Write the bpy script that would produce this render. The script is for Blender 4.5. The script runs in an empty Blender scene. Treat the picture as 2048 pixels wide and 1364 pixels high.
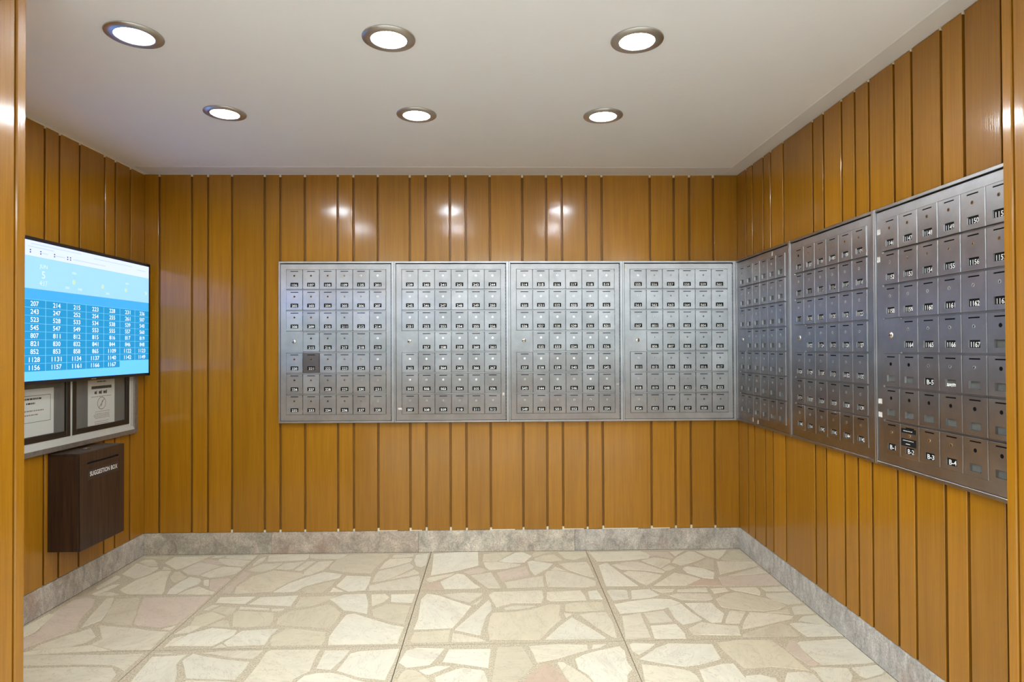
import bpy, math, random
from mathutils import Matrix, Vector

# ------------------------------------------------------------------ camera, world, exposure
scene = bpy.context.scene
COL = scene.collection
EXPOSURE = 0.22
vs = scene.view_settings
scene.display_settings.display_device = 'sRGB'
vs.view_transform = 'Standard'
vs.look = 'None'
vs.gamma = 1.0
vs.use_curve_mapping = False
vs.exposure = EXPOSURE

F_PX, YAW, PITCH, ROLL, EYE = 1229.94, 0.02019, 0.01008, -0.00421, 1.318
cam_data = bpy.data.cameras.new('camera')
cam_data.sensor_width = 36.0
cam_data.lens = F_PX * 36.0 / 2048.0
cam_data.clip_start = 0.05
cam = bpy.data.objects.new('camera', cam_data)
COL.objects.link(cam)
fwd = Vector((math.sin(YAW) * math.cos(PITCH), math.cos(YAW) * math.cos(PITCH), math.sin(PITCH)))
rgt = Vector((math.cos(YAW), -math.sin(YAW), 0))
upv = rgt.cross(fwd)
r2 = rgt * math.cos(ROLL) + upv * math.sin(ROLL)
u2 = -rgt * math.sin(ROLL) + upv * math.cos(ROLL)
m = Matrix((r2, u2, -fwd)).transposed().to_4x4()
m.translation = Vector((0, 0, EYE))
cam.matrix_world = m
scene.camera = cam

world = bpy.data.worlds.new('world')
scene.world = world
world.use_nodes = True
bg = world.node_tree.nodes['Background']
bg.inputs['Color'].default_value = (0.86, 0.97, 1.0, 1)     # overcast daylight outside the lobby's glass front
bg.inputs['Strength'].default_value = 3.6

cy_ = scene.cycles
cy_.use_light_tree = False
cy_.max_bounces = 7
cy_.diffuse_bounces = 5
cy_.glossy_bounces = 4
cy_.transmission_bounces = 2
cy_.transparent_max_bounces = 6
cy_.caustics_reflective = False
cy_.caustics_refractive = False
cy_.sample_clamp_indirect = 6.0

LAMP = 225.0            # radiance of the downlight diffusers
FILL = 34.0         # radiance of the fill lights added over the lobby
SCREEN = 0.98            # radiance factor of the television picture

# room, metres: camera stands at x = y = 0
D, XL, XR, CEIL = 3.985, -2.2746, 1.557, 2.44
HB = 0.138              # baseboard height
JY = 1.80               # far edge of the opening's jambs
JL, JR = -1.364, 1.50
LOB_X, LOB_Y = 4.4, -3.6
rnd = random.Random(7)
STONES = [
('t',[(-2252,3946),(-2090,3953),(-2088,3892),(-2140,3903),(-2191,3920),(-2235,3915)]),
('c',[(-2224,3852),(-2215,3900),(-2170,3901),(-2110,3834),(-2082,3783),(-2113,3780),(-2151,3795)]),
('c',[(-2208,3651),(-2232,3832),(-2209,3826),(-2111,3760),(-2065,3762),(-2052,3733),(-2055,3659),(-2077,3598),(-2096,3582)]),
('c',[(-2236,3465),(-2233,3630),(-2205,3618),(-2188,3586),(-2193,3526),(-2213,3429)]),
('c',[(-2195,3366),(-2166,3490),(-2131,3501),(-2134,3468),(-2141,3421),(-2168,3346)]),
('c',[(-2165,3341),(-2140,3385),(-2109,3384),(-2045,3353),(-2071,3337)]),
('c',[(-2081,3420),(-2074,3561),(-2038,3630),(-2017,3695),(-1954,3700),(-1939,3649),(-1895,3533),(-1827,3389),(-1820,3352),(-1995,3357),(-2028,3375)]),
('c',[(-2032,3767),(-2015,3764),(-1959,3719),(-2011,3721)]),
('c',[(-2061,3833),(-2057,3940),(-1839,3951),(-1859,3884),(-1910,3752),(-1931,3719),(-1987,3769)]),
('t',[(-1920,3678),(-1893,3682),(-1847,3630),(-1807,3593),(-1833,3511),(-1858,3532),(-1899,3593)]),
('w',[(-1790,3354),(-1808,3420),(-1807,3515),(-1790,3592),(-1729,3573),(-1702,3539),(-1692,3488),(-1721,3436),(-1742,3355)]),
('c',[(-1727,3347),(-1704,3410),(-1664,3449),(-1600,3400),(-1545,3372),(-1544,3338)]),
('c',[(-1888,3701),(-1875,3772),(-1851,3846),(-1793,3810),(-1720,3781),(-1691,3768),(-1721,3719),(-1753,3622),(-1824,3641)]),
('p',[(-1851,3867),(-1823,3896),(-1730,3848),(-1692,3803),(-1732,3796),(-1798,3820)]),
('c',[(-1807,3949),(-1751,3947),(-1764,3923),(-1817,3921)]),
('c',[(-1732,3951),(-1546,3957),(-1549,3879),(-1654,3896),(-1729,3920)]),
('c',[(-1756,3900),(-1696,3898),(-1548,3857),(-1557,3762),(-1644,3779),(-1703,3817),(-1748,3864)]),
('c',[(-1739,3617),(-1711,3698),(-1674,3757),(-1565,3739),(-1543,3710),(-1554,3639),(-1605,3602),(-1669,3586)]),
('w',[(-1685,3543),(-1660,3548),(-1620,3460),(-1652,3473)]),
('p',[(-1651,3548),(-1561,3567),(-1540,3550),(-1544,3382),(-1593,3416)]),
('p',[(-1502,3362),(-1514,3673),(-1454,3631),(-1466,3450),(-1450,3344)]),
('c',[(-1506,2882),(-1480,2961),(-1418,2959),(-1446,2896)]),
('c',[(-1486,2755),(-1486,2839),(-1453,2862),(-1471,2764)]),
('c',[(-1504,3899),(-1476,3929),(-1469,3848),(-1496,3759),(-1507,3804)]),
('c',[(-1467,3950),(-1360,3964),(-1222,3966),(-1205,3903),(-1212,3866),(-1333,3852),(-1434,3839)]),
('c',[(-1500,3702),(-1449,3797),(-1344,3808),(-1334,3798),(-1358,3717),(-1400,3667),(-1456,3673)]),
('c',[(-1338,3715),(-1320,3799),(-1212,3828),(-1237,3713),(-1270,3700)]),
('c',[(-1221,3693),(-1190,3834),(-1140,3836),(-1178,3679)]),
('c',[(-1209,3959),(-976,3956),(-993,3907),(-1025,3877),(-1150,3888),(-1192,3903)]),
('c',[(-1154,3672),(-1119,3825),(-1035,3839),(-1041,3746),(-1054,3694),(-1106,3613),(-1142,3606)]),
('t',[(-1428,3346),(-1456,3444),(-1428,3597),(-1384,3639),(-1340,3683),(-1244,3657),(-1166,3640),(-1136,3594),(-1192,3504),(-1240,3372),(-1378,3352)]),
('t',[(-1013,3875),(-944,3948),(-716,3955),(-705,3894),(-725,3827),(-750,3701),(-756,3630),(-841,3627),(-930,3659),(-1017,3697),(-1021,3756)]),
('w',[(-1226,3363),(-1183,3481),(-1110,3574),(-1036,3649),(-922,3609),(-927,3556),(-1005,3504),(-1080,3445),(-1112,3369),(-1168,3359)]),
('t',[(-1080,3388),(-1061,3421),(-996,3472),(-933,3511),(-933,3442),(-959,3356),(-1052,3355)]),
('w',[(-918,3354),(-917,3410),(-851,3357)]),
('w',[(-906,3435),(-889,3586),(-745,3568),(-736,3456),(-738,3375),(-823,3360)]),
('c',[(-710,3368),(-723,3432),(-656,3476),(-474,3573),(-462,3541),(-447,3372)]),
('c',[(-636,3524),(-566,3599),(-512,3669),(-476,3617),(-486,3598)]),
('c',[(-719,3495),(-722,3607),(-715,3656),(-633,3706),(-557,3781),(-523,3725),(-523,3697),(-610,3569),(-663,3512)]),
('c',[(-720,3688),(-705,3805),(-687,3861),(-571,3874),(-548,3860),(-556,3809),(-638,3741)]),
('c',[(-679,3896),(-670,3938),(-554,3951),(-554,3909),(-639,3883)]),
('w',[(-534,3933),(-459,3955),(-453,3757),(-473,3714),(-508,3743),(-531,3834)]),
('w',[(-424,3945),(-287,3973),(-146,3972),(-135,3736),(-200,3692),(-258,3650),(-401,3581),(-407,3732)]),
('c',[(-420,3516),(-409,3541),(-269,3607),(-291,3567),(-387,3480),(-412,3492)]),
('r',[(-412,3379),(-414,3419),(-343,3475),(-311,3376)]),
('w',[(-304,3378),(-336,3477),(-254,3599),(-213,3585),(-148,3444),(-112,3393),(-143,3378)]),
('p',[(-215,3626),(-134,3692),(-102,3678),(-87,3645),(-120,3607),(-178,3594)]),
('c',[(-169,3570),(-109,3587),(-57,3614),(-35,3523),(0,3380),(-66,3382),(-115,3466)]),
('t',[(-107,3806),(-104,3931),(47,3963),(77,3961),(20,3868),(-25,3805)]),
('c',[(-101,3781),(-23,3785),(123,3743),(110,3720),(32,3677),(-66,3657),(-88,3706)]),
('w',[(-8,3804),(96,3951),(142,3959),(196,3885),(146,3776),(62,3777)]),
('p',[(-19,3609),(65,3656),(153,3707),(167,3566),(68,3514),(10,3482)]),
('c',[(27,3458),(168,3521),(242,3547),(237,3393),(41,3379)]),
('w',[(168,3782),(195,3802),(316,3745),(278,3666),(199,3562),(177,3651)]),
('t',[(211,3837),(277,3901),(340,3908),(383,3806),(319,3787),(218,3805)]),
('t',[(222,3956),(335,3961),(271,3922),(212,3867),(200,3911)]),
('t',[(372,3951),(545,3954),(538,3865),(459,3815),(406,3834)]),
('c',[(358,3739),(408,3755),(525,3767),(532,3698),(536,3520),(496,3544),(401,3643)]),
('c',[(305,3650),(328,3694),(388,3626)]),
('c',[(262,3571),(274,3620),(316,3633),(390,3601),(491,3511),(533,3462),(523,3397),(467,3380),(261,3393)]),
('c',[(569,3946),(897,3956),(946,3889),(922,3830),(783,3796),(595,3774)]),
('p',[(919,3949),(1071,3932),(1077,3823),(1062,3816),(991,3876),(948,3861)]),
('w',[(593,3709),(648,3748),(698,3570),(757,3387),(581,3388),(587,3553)]),
('c',[(674,3715),(776,3762),(847,3760),(930,3649),(962,3601),(945,3576),(848,3622),(715,3642)]),
('c',[(719,3581),(752,3609),(841,3589),(929,3541),(871,3463),(807,3396),(777,3437)]),
('c',[(873,3784),(959,3833),(1045,3793),(1039,3754),(955,3663),(902,3732)]),
('c',[(1088,3940),(1182,3955),(1099,3856)]),
('c',[(1048,3746),(1105,3840),(1210,3944),(1241,3935),(1275,3831),(1198,3764),(1088,3695)]),
('c',[(962,3647),(1016,3697),(1038,3660),(1000,3624),(974,3616)]),
('c',[(1259,3944),(1460,3963),(1398,3860),(1350,3799),(1300,3856)]),
('t',[(1372,3802),(1484,3945),(1544,3954),(1553,3777),(1485,3764),(1373,3777)]),
('t',[(1168,3705),(1289,3811),(1311,3777),(1259,3620),(1210,3653)]),
('w',[(1082,3641),(1121,3676),(1204,3637),(1243,3570),(1205,3478),(1156,3494),(1090,3570)]),
('c',[(847,3388),(1014,3574),(1081,3529),(1131,3477),(1055,3414),(1019,3386)]),
('r',[(1036,3383),(1085,3435),(1144,3472),(1193,3441),(1228,3431),(1213,3376)]),
('c',[(1326,3754),(1546,3747),(1539,3673),(1406,3613),(1268,3542),(1296,3634)]),
('c',[(1313,3525),(1535,3646),(1549,3553),(1425,3534)]),
('p',[(1246,3495),(1320,3515),(1553,3529),(1544,3373),(1227,3380)]),
('c',[(-2261,2952),(-2247,3118),(-2213,3108),(-2194,3023),(-2172,2928),(-2185,2854)]),
('p',[(-2231,3127),(-2238,3281),(-2195,3312),(-2137,3292),(-2087,3192),(-2059,3075),(-2000,2944),(-2023,2903),(-2070,2835),(-2103,2747),(-2177,2844),(-2151,2921)]),
('c',[(-2079,3302),(-2046,3308),(-2014,3240),(-1970,3131),(-1942,3039),(-1982,2966),(-2020,3081),(-2055,3214)]),
('t',[(-2021,3287),(-1920,3308),(-1899,3286),(-1810,3100),(-1766,2985),(-1824,2987),(-1920,3027),(-1956,3116)]),
('p',[(-1883,3301),(-1540,3312),(-1539,3130),(-1551,2989),(-1613,2953),(-1727,2978),(-1756,2999),(-1816,3136)]),
('c',[(-1912,2985),(-1813,2960),(-1729,2947),(-1636,2918),(-1549,2905),(-1536,2736),(-1700,2740),(-1825,2795),(-1806,2841),(-1844,2894)]),
('c',[(-1587,2933),(-1544,2969),(-1546,2925)]),
('c',[(-2054,2787),(-2001,2873),(-1957,2917),(-1935,2952),(-1856,2866),(-1863,2809),(-1933,2756),(-2053,2750)]),
('c',[(-2082,2720),(-2046,2741),(-1873,2773),(-1823,2785),(-1705,2734),(-2068,2702)]),
('w',[(-1473,3231),(-1481,3297),(-1301,3302),(-1320,3212)]),
('w',[(-1294,3205),(-1266,3290),(-1078,3307),(-1074,3179)]),
('c',[(-1498,3140),(-1478,3199),(-1440,3194),(-1469,3141)]),
('t',[(-1450,3131),(-1423,3177),(-1343,3168),(-1332,3104),(-1350,3075),(-1382,3100)]),
('t',[(-1474,2963),(-1497,3064),(-1441,3118),(-1353,3061),(-1367,3037),(-1408,2965)]),
('t',[(-1390,2958),(-1348,3020),(-1320,3013),(-1283,2950)]),
('c',[(-1316,3143),(-1324,3174),(-1171,3149),(-1164,3132)]),
('c',[(-1153,3143),(-1093,3147),(-1094,3123),(-1144,3119)]),
('t',[(-1325,3099),(-1316,3127),(-1130,3095),(-1102,3006),(-1099,2956),(-1208,2943),(-1269,2956)]),
('t',[(-1045,3178),(-1052,3285),(-869,3300),(-898,3247),(-964,3181),(-1036,3163)]),
('t',[(-1067,2971),(-1082,3039),(-1054,3113),(-973,3137),(-885,3187),(-852,3162),(-795,3084),(-796,2974),(-809,2926),(-919,2945),(-1054,2961)]),
('w',[(-894,3257),(-830,3314),(-722,3318),(-685,3201),(-663,3074),(-735,3108),(-786,3120),(-848,3206)]),
('w',[(-1469,2770),(-1440,2876),(-1358,2937),(-1236,2912),(-1227,2863),(-1279,2765)]),
('w',[(-1205,2904),(-1043,2921),(-1059,2845),(-1049,2769),(-1205,2758),(-1237,2790)]),
('c',[(-1264,2742),(-1245,2779),(-1210,2750)]),
('t',[(-1032,2790),(-1040,2850),(-1002,2926),(-945,2912),(-814,2880),(-794,2793),(-798,2760),(-1011,2757)]),
('w',[(-761,3064),(-727,3076),(-625,3010),(-522,2946),(-458,2922),(-463,2826),(-462,2762),(-764,2760),(-780,2835),(-775,2911)]),
('c',[(-687,3309),(-618,3315),(-588,3268),(-606,3217),(-655,3167)]),
('w',[(-581,3306),(-458,3310),(-459,3200),(-566,3217)]),
('t',[(-644,3117),(-586,3185),(-460,3160),(-461,2951),(-540,2989),(-624,3045)]),
('w',[(-414,3236),(-393,3311),(-331,3287),(-243,3212),(-152,3146),(-187,3021),(-226,2910),(-405,2899),(-399,3012)]),
('c',[(-304,3297),(-202,3320),(-98,3310),(-101,3290),(-160,3196),(-231,3237)]),
('c',[(-143,3170),(-91,3248),(-120,3172)]),
('w',[(-63,3219),(-50,3183),(-46,3092),(-72,3028),(-90,2884),(-94,2829),(-144,2857),(-214,2889),(-160,3004)]),
('c',[(-219,2854),(-174,2836),(-100,2801),(-70,2772),(-218,2768)]),
('t',[(-394,2768),(-405,2785),(-396,2866),(-236,2883),(-238,2844),(-238,2773)]),
('c',[(-60,3283),(-38,3323),(224,3338),(224,3248),(208,3177),(60,3182),(-19,3131)]),
('c',[(18,3122),(77,3147),(174,3139),(104,3111),(26,3100)]),
('t',[(-50,3013),(-35,3064),(58,3068),(148,3091),(249,3155),(303,3147),(286,3029),(292,2980),(226,2879),(177,2783),(-46,2789),(-58,2883)]),
('c',[(243,3222),(253,3314),(431,3331),(444,3255),(443,3205),(260,3197)]),
('w',[(472,3316),(520,3329),(532,3217),(468,3219)]),
('t',[(325,3079),(335,3153),(384,3172),(521,3175),(521,3085),(394,3071)]),
('c',[(316,3049),(351,3042),(319,2999)]),
('w',[(203,2781),(290,2925),(346,3001),(422,2881),(473,2790),(466,2780)]),
('c',[(389,3031),(447,3050),(523,3054),(534,2935),(524,2786),(503,2800),(452,2900)]),
('w',[(574,3319),(595,3334),(682,3326),(669,3218),(584,3198)]),
('w',[(708,3322),(807,3337),(837,3259),(789,3232),(687,3211)]),
('c',[(823,3340),(943,3336),(921,3302),(866,3288)]),
('c',[(953,3301),(960,3325),(1122,3348),(1109,3293)]),
('c',[(1144,3335),(1225,3345),(1226,3299),(1141,3271)]),
('c',[(1249,3342),(1394,3345),(1393,3289),(1369,3241),(1315,3283),(1265,3310)]),
('c',[(1423,3337),(1545,3353),(1553,3293),(1430,3293)]),
('w',[(583,3147),(672,3182),(798,3211),(887,3200),(921,3157),(817,3090),(702,3056),(592,3038)]),
('c',[(895,3249),(944,3272),(1115,3267),(1104,3201),(1067,3183),(941,3195)]),
('t',[(1125,3199),(1206,3264),(1265,3279),(1356,3218),(1430,3159),(1447,3110),(1386,3065),(1309,3048),(1208,3063),(1120,3103)]),
('c',[(1403,3226),(1414,3258),(1545,3266),(1542,3135),(1466,3124),(1415,3179)]),
('w',[(946,3150),(1082,3149),(1086,3088),(1098,3021),(1054,2933),(1006,2927),(976,3015)]),
('w',[(848,3102),(923,3142),(943,3039),(970,2964),(956,2949),(863,2913),(847,2977)]),
('c',[(708,3038),(810,3063),(823,2945),(716,2929)]),
('c',[(594,3006),(689,3038),(682,2903),(679,2788),(564,2774)]),
('w',[(708,2900),(831,2915),(842,2820),(834,2773),(697,2776)]),
('c',[(877,2866),(959,2930),(1028,2903),(1116,2887),(1091,2796),(884,2808)]),
('c',[(1089,2960),(1141,3052),(1214,3044),(1135,2917),(1071,2919)]),
('c',[(1128,2856),(1163,2928),(1235,3034),(1350,3011),(1424,2983),(1398,2955),(1227,2887)]),
('t',[(1108,2803),(1195,2852),(1328,2912),(1356,2869),(1355,2782),(1098,2777)]),
('t',[(1320,3033),(1436,3065),(1423,3013)]),
('c',[(1470,3084),(1493,3095),(1545,3101),(1545,3015),(1444,3005)]),
('w',[(1372,2902),(1403,2910),(1523,2888),(1553,2855),(1553,2776),(1389,2775),(1379,2835)]),
('c',[(1432,2938),(1473,2978),(1545,2990),(1552,2882),(1498,2906)]),
('c',[(-2076,2706),(-1676,2693),(-1546,2700),(-1542,2645),(-1542,2559),(-1564,2576),(-1624,2610),(-1751,2617),(-2003,2612)]),
('c',[(-1986,2590),(-1736,2595),(-1608,2585),(-1559,2533),(-1546,2474),(-1545,2376),(-1828,2384)]),
('w',[(-1489,2671),(-1400,2675),(-1351,2687),(-1357,2639),(-1353,2600),(-1311,2525),(-1280,2444),(-1292,2369),(-1444,2373),(-1468,2521)]),
('c',[(-1498,2702),(-1414,2707),(-1443,2692),(-1487,2690)]),
('w',[(-1342,2636),(-1325,2693),(-1276,2671),(-1168,2639),(-1058,2617),(-1055,2543),(-1060,2481),(-1256,2498),(-1300,2573)]),
('c',[(-1301,2699),(-1192,2713),(-1036,2716),(-1057,2643),(-1147,2658),(-1233,2687)]),
('c',[(-1252,2442),(-1247,2479),(-1103,2469),(-1038,2456),(-1012,2331),(-1214,2336)]),
('c',[(-1009,2603),(-1014,2692),(-1004,2714),(-791,2715),(-792,2630),(-783,2537),(-828,2485),(-827,2409),(-946,2309),(-1019,2393),(-1009,2527)]),
('w',[(-757,2560),(-763,2704),(-658,2704),(-672,2628),(-696,2548)]),
('w',[(-667,2538),(-645,2675),(-613,2693),(-445,2712),(-450,2594),(-458,2514),(-461,2464),(-566,2487)]),
('w',[(-810,2440),(-788,2501),(-743,2518),(-687,2519),(-632,2497),(-584,2466),(-526,2442),(-482,2420),(-478,2296),(-782,2304)]),
('w',[(-424,2597),(-407,2695),(-369,2716),(-248,2709),(-270,2642),(-297,2575),(-387,2557)]),
('w',[(-241,2596),(-223,2699),(-47,2697),(-54,2542),(-116,2564),(-183,2584)]),
('w',[(-332,2529),(-266,2561),(-211,2558),(-241,2535),(-285,2503),(-301,2499)]),
('t',[(-409,2444),(-402,2507),(-383,2536),(-348,2529),(-300,2471),(-279,2430),(-279,2300),(-413,2304)]),
('w',[(-259,2477),(-188,2528),(-157,2544),(-71,2519),(-58,2454),(-48,2392),(-78,2295),(-239,2299)]),
('t',[(-34,2444),(-12,2712),(92,2716),(111,2641),(130,2551),(98,2491),(61,2436),(5,2363),(-30,2393)]),
('c',[(127,2719),(252,2734),(379,2724),(376,2678),(327,2658),(241,2611),(153,2580),(145,2641)]),
('w',[(398,2687),(409,2724),(466,2729),(435,2699)]),
('w',[(359,2639),(414,2667),(520,2707),(535,2660),(525,2580),(535,2516),(506,2473),(486,2377),(378,2380),(353,2478),(321,2523),(317,2604)]),
('c',[(237,2576),(262,2577),(313,2503),(351,2442),(367,2382),(295,2355),(262,2458)]),
('r',[(87,2430),(130,2503),(188,2569),(221,2540),(246,2467),(277,2413),(260,2309),(71,2315)]),
('w',[(571,2723),(588,2734),(683,2725),(649,2685),(590,2632),(571,2667)]),
('w',[(588,2596),(684,2688),(745,2726),(933,2714),(927,2642),(925,2588),(817,2545),(759,2533),(686,2555)]),
('c',[(586,2551),(696,2524),(764,2494),(781,2457),(780,2410),(738,2305),(557,2310),(572,2442)]),
('w',[(811,2501),(915,2542),(964,2546),(966,2491),(969,2426),(957,2382),(796,2386)]),
('t',[(964,2727),(1071,2750),(1207,2745),(1231,2647),(1243,2518),(1250,2485),(1210,2499),(1114,2522),(998,2511),(982,2579),(968,2636)]),
('p',[(1292,2735),(1315,2736),(1304,2612),(1313,2532),(1276,2528),(1253,2584),(1241,2661)]),
('w',[(1309,2709),(1336,2727),(1552,2746),(1553,2544),(1505,2534),(1329,2529),(1318,2569)]),
('w',[(947,2375),(980,2450),(1038,2457),(1088,2430),(1078,2372),(987,2270),(917,2272)]),
('w',[(1095,2371),(1156,2469),(1223,2473),(1253,2453),(1252,2400),(1172,2290),(1073,2293)]),
('w',[(1267,2503),(1317,2507),(1414,2498),(1401,2441),(1349,2368),(1261,2370),(1278,2469)]),
('w',[(1436,2500),(1551,2519),(1552,2473),(1528,2453),(1447,2421),(1433,2444)]),
('c',[(1380,2394),(1431,2403),(1519,2435),(1551,2457),(1553,2359),(1436,2286),(1322,2289)])]
# ------------------------------------------------------------------ helpers
class MB:
    def __init__(self):
        self.v, self.f, self.mi = [], [], []
    def add(self, vs_, fs_, mi=0):
        n = len(self.v)
        self.v += [tuple(p) for p in vs_]
        for f_ in fs_:
            self.f.append(tuple(i + n for i in f_)); self.mi.append(mi)
        return self
    def box(self, x0, x1, y0, y1, z0, z1, mi=0):
        return self.add([(x0,y0,z0),(x1,y0,z0),(x1,y1,z0),(x0,y1,z0),(x0,y0,z1),(x1,y0,z1),(x1,y1,z1),(x0,y1,z1)],
                        [(3,2,1,0),(4,5,6,7),(0,1,5,4),(1,2,6,5),(2,3,7,6),(3,0,4,7)], mi)
    def cbox(self, x0, x1, y0, y1, z0, z1, c, mi=0):
        """box with chamfered edges"""
        vs_, idx = [], {}
        for i in (0, 1):
            for j in (0, 1):
                for k in (0, 1):
                    X, Y, Z = (x0, x1)[i], (y0, y1)[j], (z0, z1)[k]
                    dx, dy, dz = (c, -c)[i], (c, -c)[j], (c, -c)[k]
                    for a, p in enumerate(((X, Y + dy, Z + dz), (X + dx, Y, Z + dz), (X + dx, Y + dy, Z))):
                        idx[i, j, k, a] = len(vs_); vs_.append(p)
        fs_ = []
        g = lambda *t: idx[t]
        for s in (0, 1):
            fs_.append([g(s,0,0,0), g(s,1,0,0), g(s,1,1,0), g(s,0,1,0)])
            fs_.append([g(0,s,0,1), g(1,s,0,1), g(1,s,1,1), g(0,s,1,1)])
            fs_.append([g(0,0,s,2), g(1,0,s,2), g(1,1,s,2), g(0,1,s,2)])
        for a in (0, 1):
            for b in (0, 1):
                fs_.append([g(a,b,0,0), g(a,b,1,0), g(a,b,1,1), g(a,b,0,1)])
                fs_.append([g(a,0,b,0), g(a,1,b,0), g(a,1,b,2), g(a,0,b,2)])
                fs_.append([g(0,a,b,1), g(1,a,b,1), g(1,a,b,2), g(0,a,b,2)])
                for k in (0, 1):
                    fs_.append([g(a,b,k,0), g(a,b,k,1), g(a,b,k,2)])
        cx, cy, cz = (x0 + x1) / 2, (y0 + y1) / 2, (z0 + z1) / 2
        out = []
        for f_ in fs_:
            a, b, c_ = (Vector(vs_[i]) for i in f_[:3])
            n = (b - a).cross(c_ - a)
            mid = sum((Vector(vs_[i]) for i in f_), Vector()) / len(f_)
            out.append(tuple(f_) if n.dot(mid - Vector((cx, cy, cz))) > 0 else tuple(reversed(f_)))
        return self.add(vs_, out, mi)
    def prism(self, sec, axis, a0, a1, mi=0):
        """closed 2-D section extruded along an axis; sec gives the two other coordinates in xyz order"""
        def P(p, a):
            return {'x': (a, p[0], p[1]), 'y': (p[0], a, p[1]), 'z': (p[0], p[1], a)}[axis]
        n = len(sec)
        area = sum(sec[i][0] * sec[(i + 1) % n][1] - sec[(i + 1) % n][0] * sec[i][1] for i in range(n))
        if axis == 'y': area = -area
        if area < 0: sec = list(reversed(sec))
        vs_ = [P(p, a0) for p in sec] + [P(p, a1) for p in sec]
        fs_ = [tuple(range(n - 1, -1, -1)), tuple(range(n, 2 * n))]
        fs_ += [(i, (i + 1) % n, n + (i + 1) % n, n + i) for i in range(n)]
        return self.add(vs_, fs_, mi)
    def cyl(self, cx, cz, r, y0, y1, n=12, mi=0):
        """disc or short cylinder along y, cap towards -y"""
        vs_ = [(cx + r * math.cos(2*math.pi*i/n), y, cz + r * math.sin(2*math.pi*i/n)) for y in (y0, y1) for i in range(n)]
        fs_ = [tuple(range(n))] + [((i + 1) % n, i, n + i, n + (i + 1) % n) for i in range(n)]
        return self.add(vs_, fs_, mi)
    def quad(self, a, b, c, d, mi=0):
        return self.add([a, b, c, d], [(0, 1, 2, 3)], mi)
    def mesh(self, name, mats):
        me = bpy.data.meshes.new(name)
        me.from_pydata(self.v, [], self.f)
        for m_ in (mats if isinstance(mats, (list, tuple)) else [mats]):
            me.materials.append(m_)
        if any(self.mi):
            me.polygons.foreach_set('material_index', self.mi)
        me.update()
        return me
    def build(self, name, mats, parent=None, **kw):
        return obj(name, self.mesh(name, mats), parent, **kw)

def obj(name, data, parent=None, loc=None, rot=None, color=None, label=None, cat=None, kind=None, group=None):
    o = bpy.data.objects.new(name, data)
    COL.objects.link(o)
    if parent is not None: o.parent = parent
    if loc is not None: o.location = loc
    if rot is not None: o.rotation_euler = rot
    if color is not None: o.color = (*color, 1)
    for k_, v_ in (('label', label), ('category', cat), ('kind', kind), ('group', group)):
        if v_: o[k_] = v_
    return o

def smooth(o):
    for p in o.data.polygons: p.use_smooth = True
    return o

def lathe(profile, n=40):
    """profile of (r, z), revolved about z"""
    vs_, fs_ = [], []
    for r, z in profile:
        for i in range(n):
            a = 2 * math.pi * i / n
            vs_.append((r * math.cos(a), r * math.sin(a), z))
    for k in range(len(profile) - 1):
        for i in range(n):
            fs_.append((k*n + i, k*n + (i+1) % n, (k+1)*n + (i+1) % n, (k+1)*n + i))
    return vs_, fs_

_txt = {}
def text_geo(s, h, w=None, bold=0.0, wide=1.0):
    """outline of a string as flat faces, centred, height h (caps), in x / z"""
    key = (s, bold)
    if key not in _txt:
        cu = bpy.data.curves.new('lettering', 'FONT')
        cu.body = s; cu.size = 1.0; cu.offset = bold; cu.resolution_u = 3
        to = bpy.data.objects.new('lettering', cu)
        COL.objects.link(to)
        me = bpy.data.meshes.new_from_object(to)
        _txt[key] = ([v.co[:2] for v in me.vertices], [tuple(p.vertices) for p in me.polygons])
        bpy.data.objects.remove(to); bpy.data.curves.remove(cu); bpy.data.meshes.remove(me)
    v_, f_ = _txt[key]
    x0, x1 = min(p[0] for p in v_), max(p[0] for p in v_)
    y0, y1 = min(p[1] for p in v_), max(p[1] for p in v_)
    sz = h / (y1 - y0)
    sx = (w / (x1 - x0)) if w else sz * wide
    return [((p[0] - (x0 + x1) / 2) * sx, 0.0, (p[1] - (y0 + y1) / 2) * sz) for p in v_], f_

# ------------------------------------------------------------------ materials
def mat(name):
    m_ = bpy.data.materials.new(name); m_.use_nodes = True
    nt = m_.node_tree
    return m_, nt, nt.nodes['Principled BSDF'], nt.nodes, nt.links

def N(nt, typ, **kw):
    n = nt.nodes.new(typ)
    for k_, v_ in kw.items():
        if k_.startswith('i_'):
            n.inputs[k_[2:].replace('_', ' ')].default_value = v_
        else: setattr(n, k_, v_)
    return n

def plain(name, col, rough=0.5, metal=0.0, coat=0.0, spec=0.5, var=0.04, scale=30):
    m_, nt, p, nodes, L = mat(name)
    tc = N(nt, 'ShaderNodeTexCoord')
    no = N(nt, 'ShaderNodeTexNoise', i_Scale=scale, i_Detail=3.0)
    L.new(tc.outputs['Object'], no.inputs['Vector'])
    mx = N(nt, 'ShaderNodeMix', data_type='RGBA')
    mx.inputs['A'].default_value = (*[c * (1 - var) for c in col], 1)
    mx.inputs['B'].default_value = (*[min(1, c * (1 + var)) for c in col], 1)
    L.new(no.outputs['Fac'], mx.inputs['Factor'])
    L.new(mx.outputs['Result'], p.inputs['Base Color'])
    p.inputs['Roughness'].default_value = rough
    p.inputs['Metallic'].default_value = metal
    p.inputs['Coat Weight'].default_value = coat
    p.inputs['Specular IOR Level'].default_value = spec
    return m_

def emit(name, col, strength, big=False):
    m_, nt, p, nodes, L = mat(name)
    p.inputs['Base Color'].default_value = (0.01, 0.01, 0.01, 1)
    p.inputs['Emission Color'].default_value = (*col, 1)
    p.inputs['Emission Strength'].default_value = strength
    p.inputs['Roughness'].default_value = 0.25
    if not big: m_.cycles.emission_sampling = 'NONE'      # small marks: seen, but no light source of note
    return m_

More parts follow.
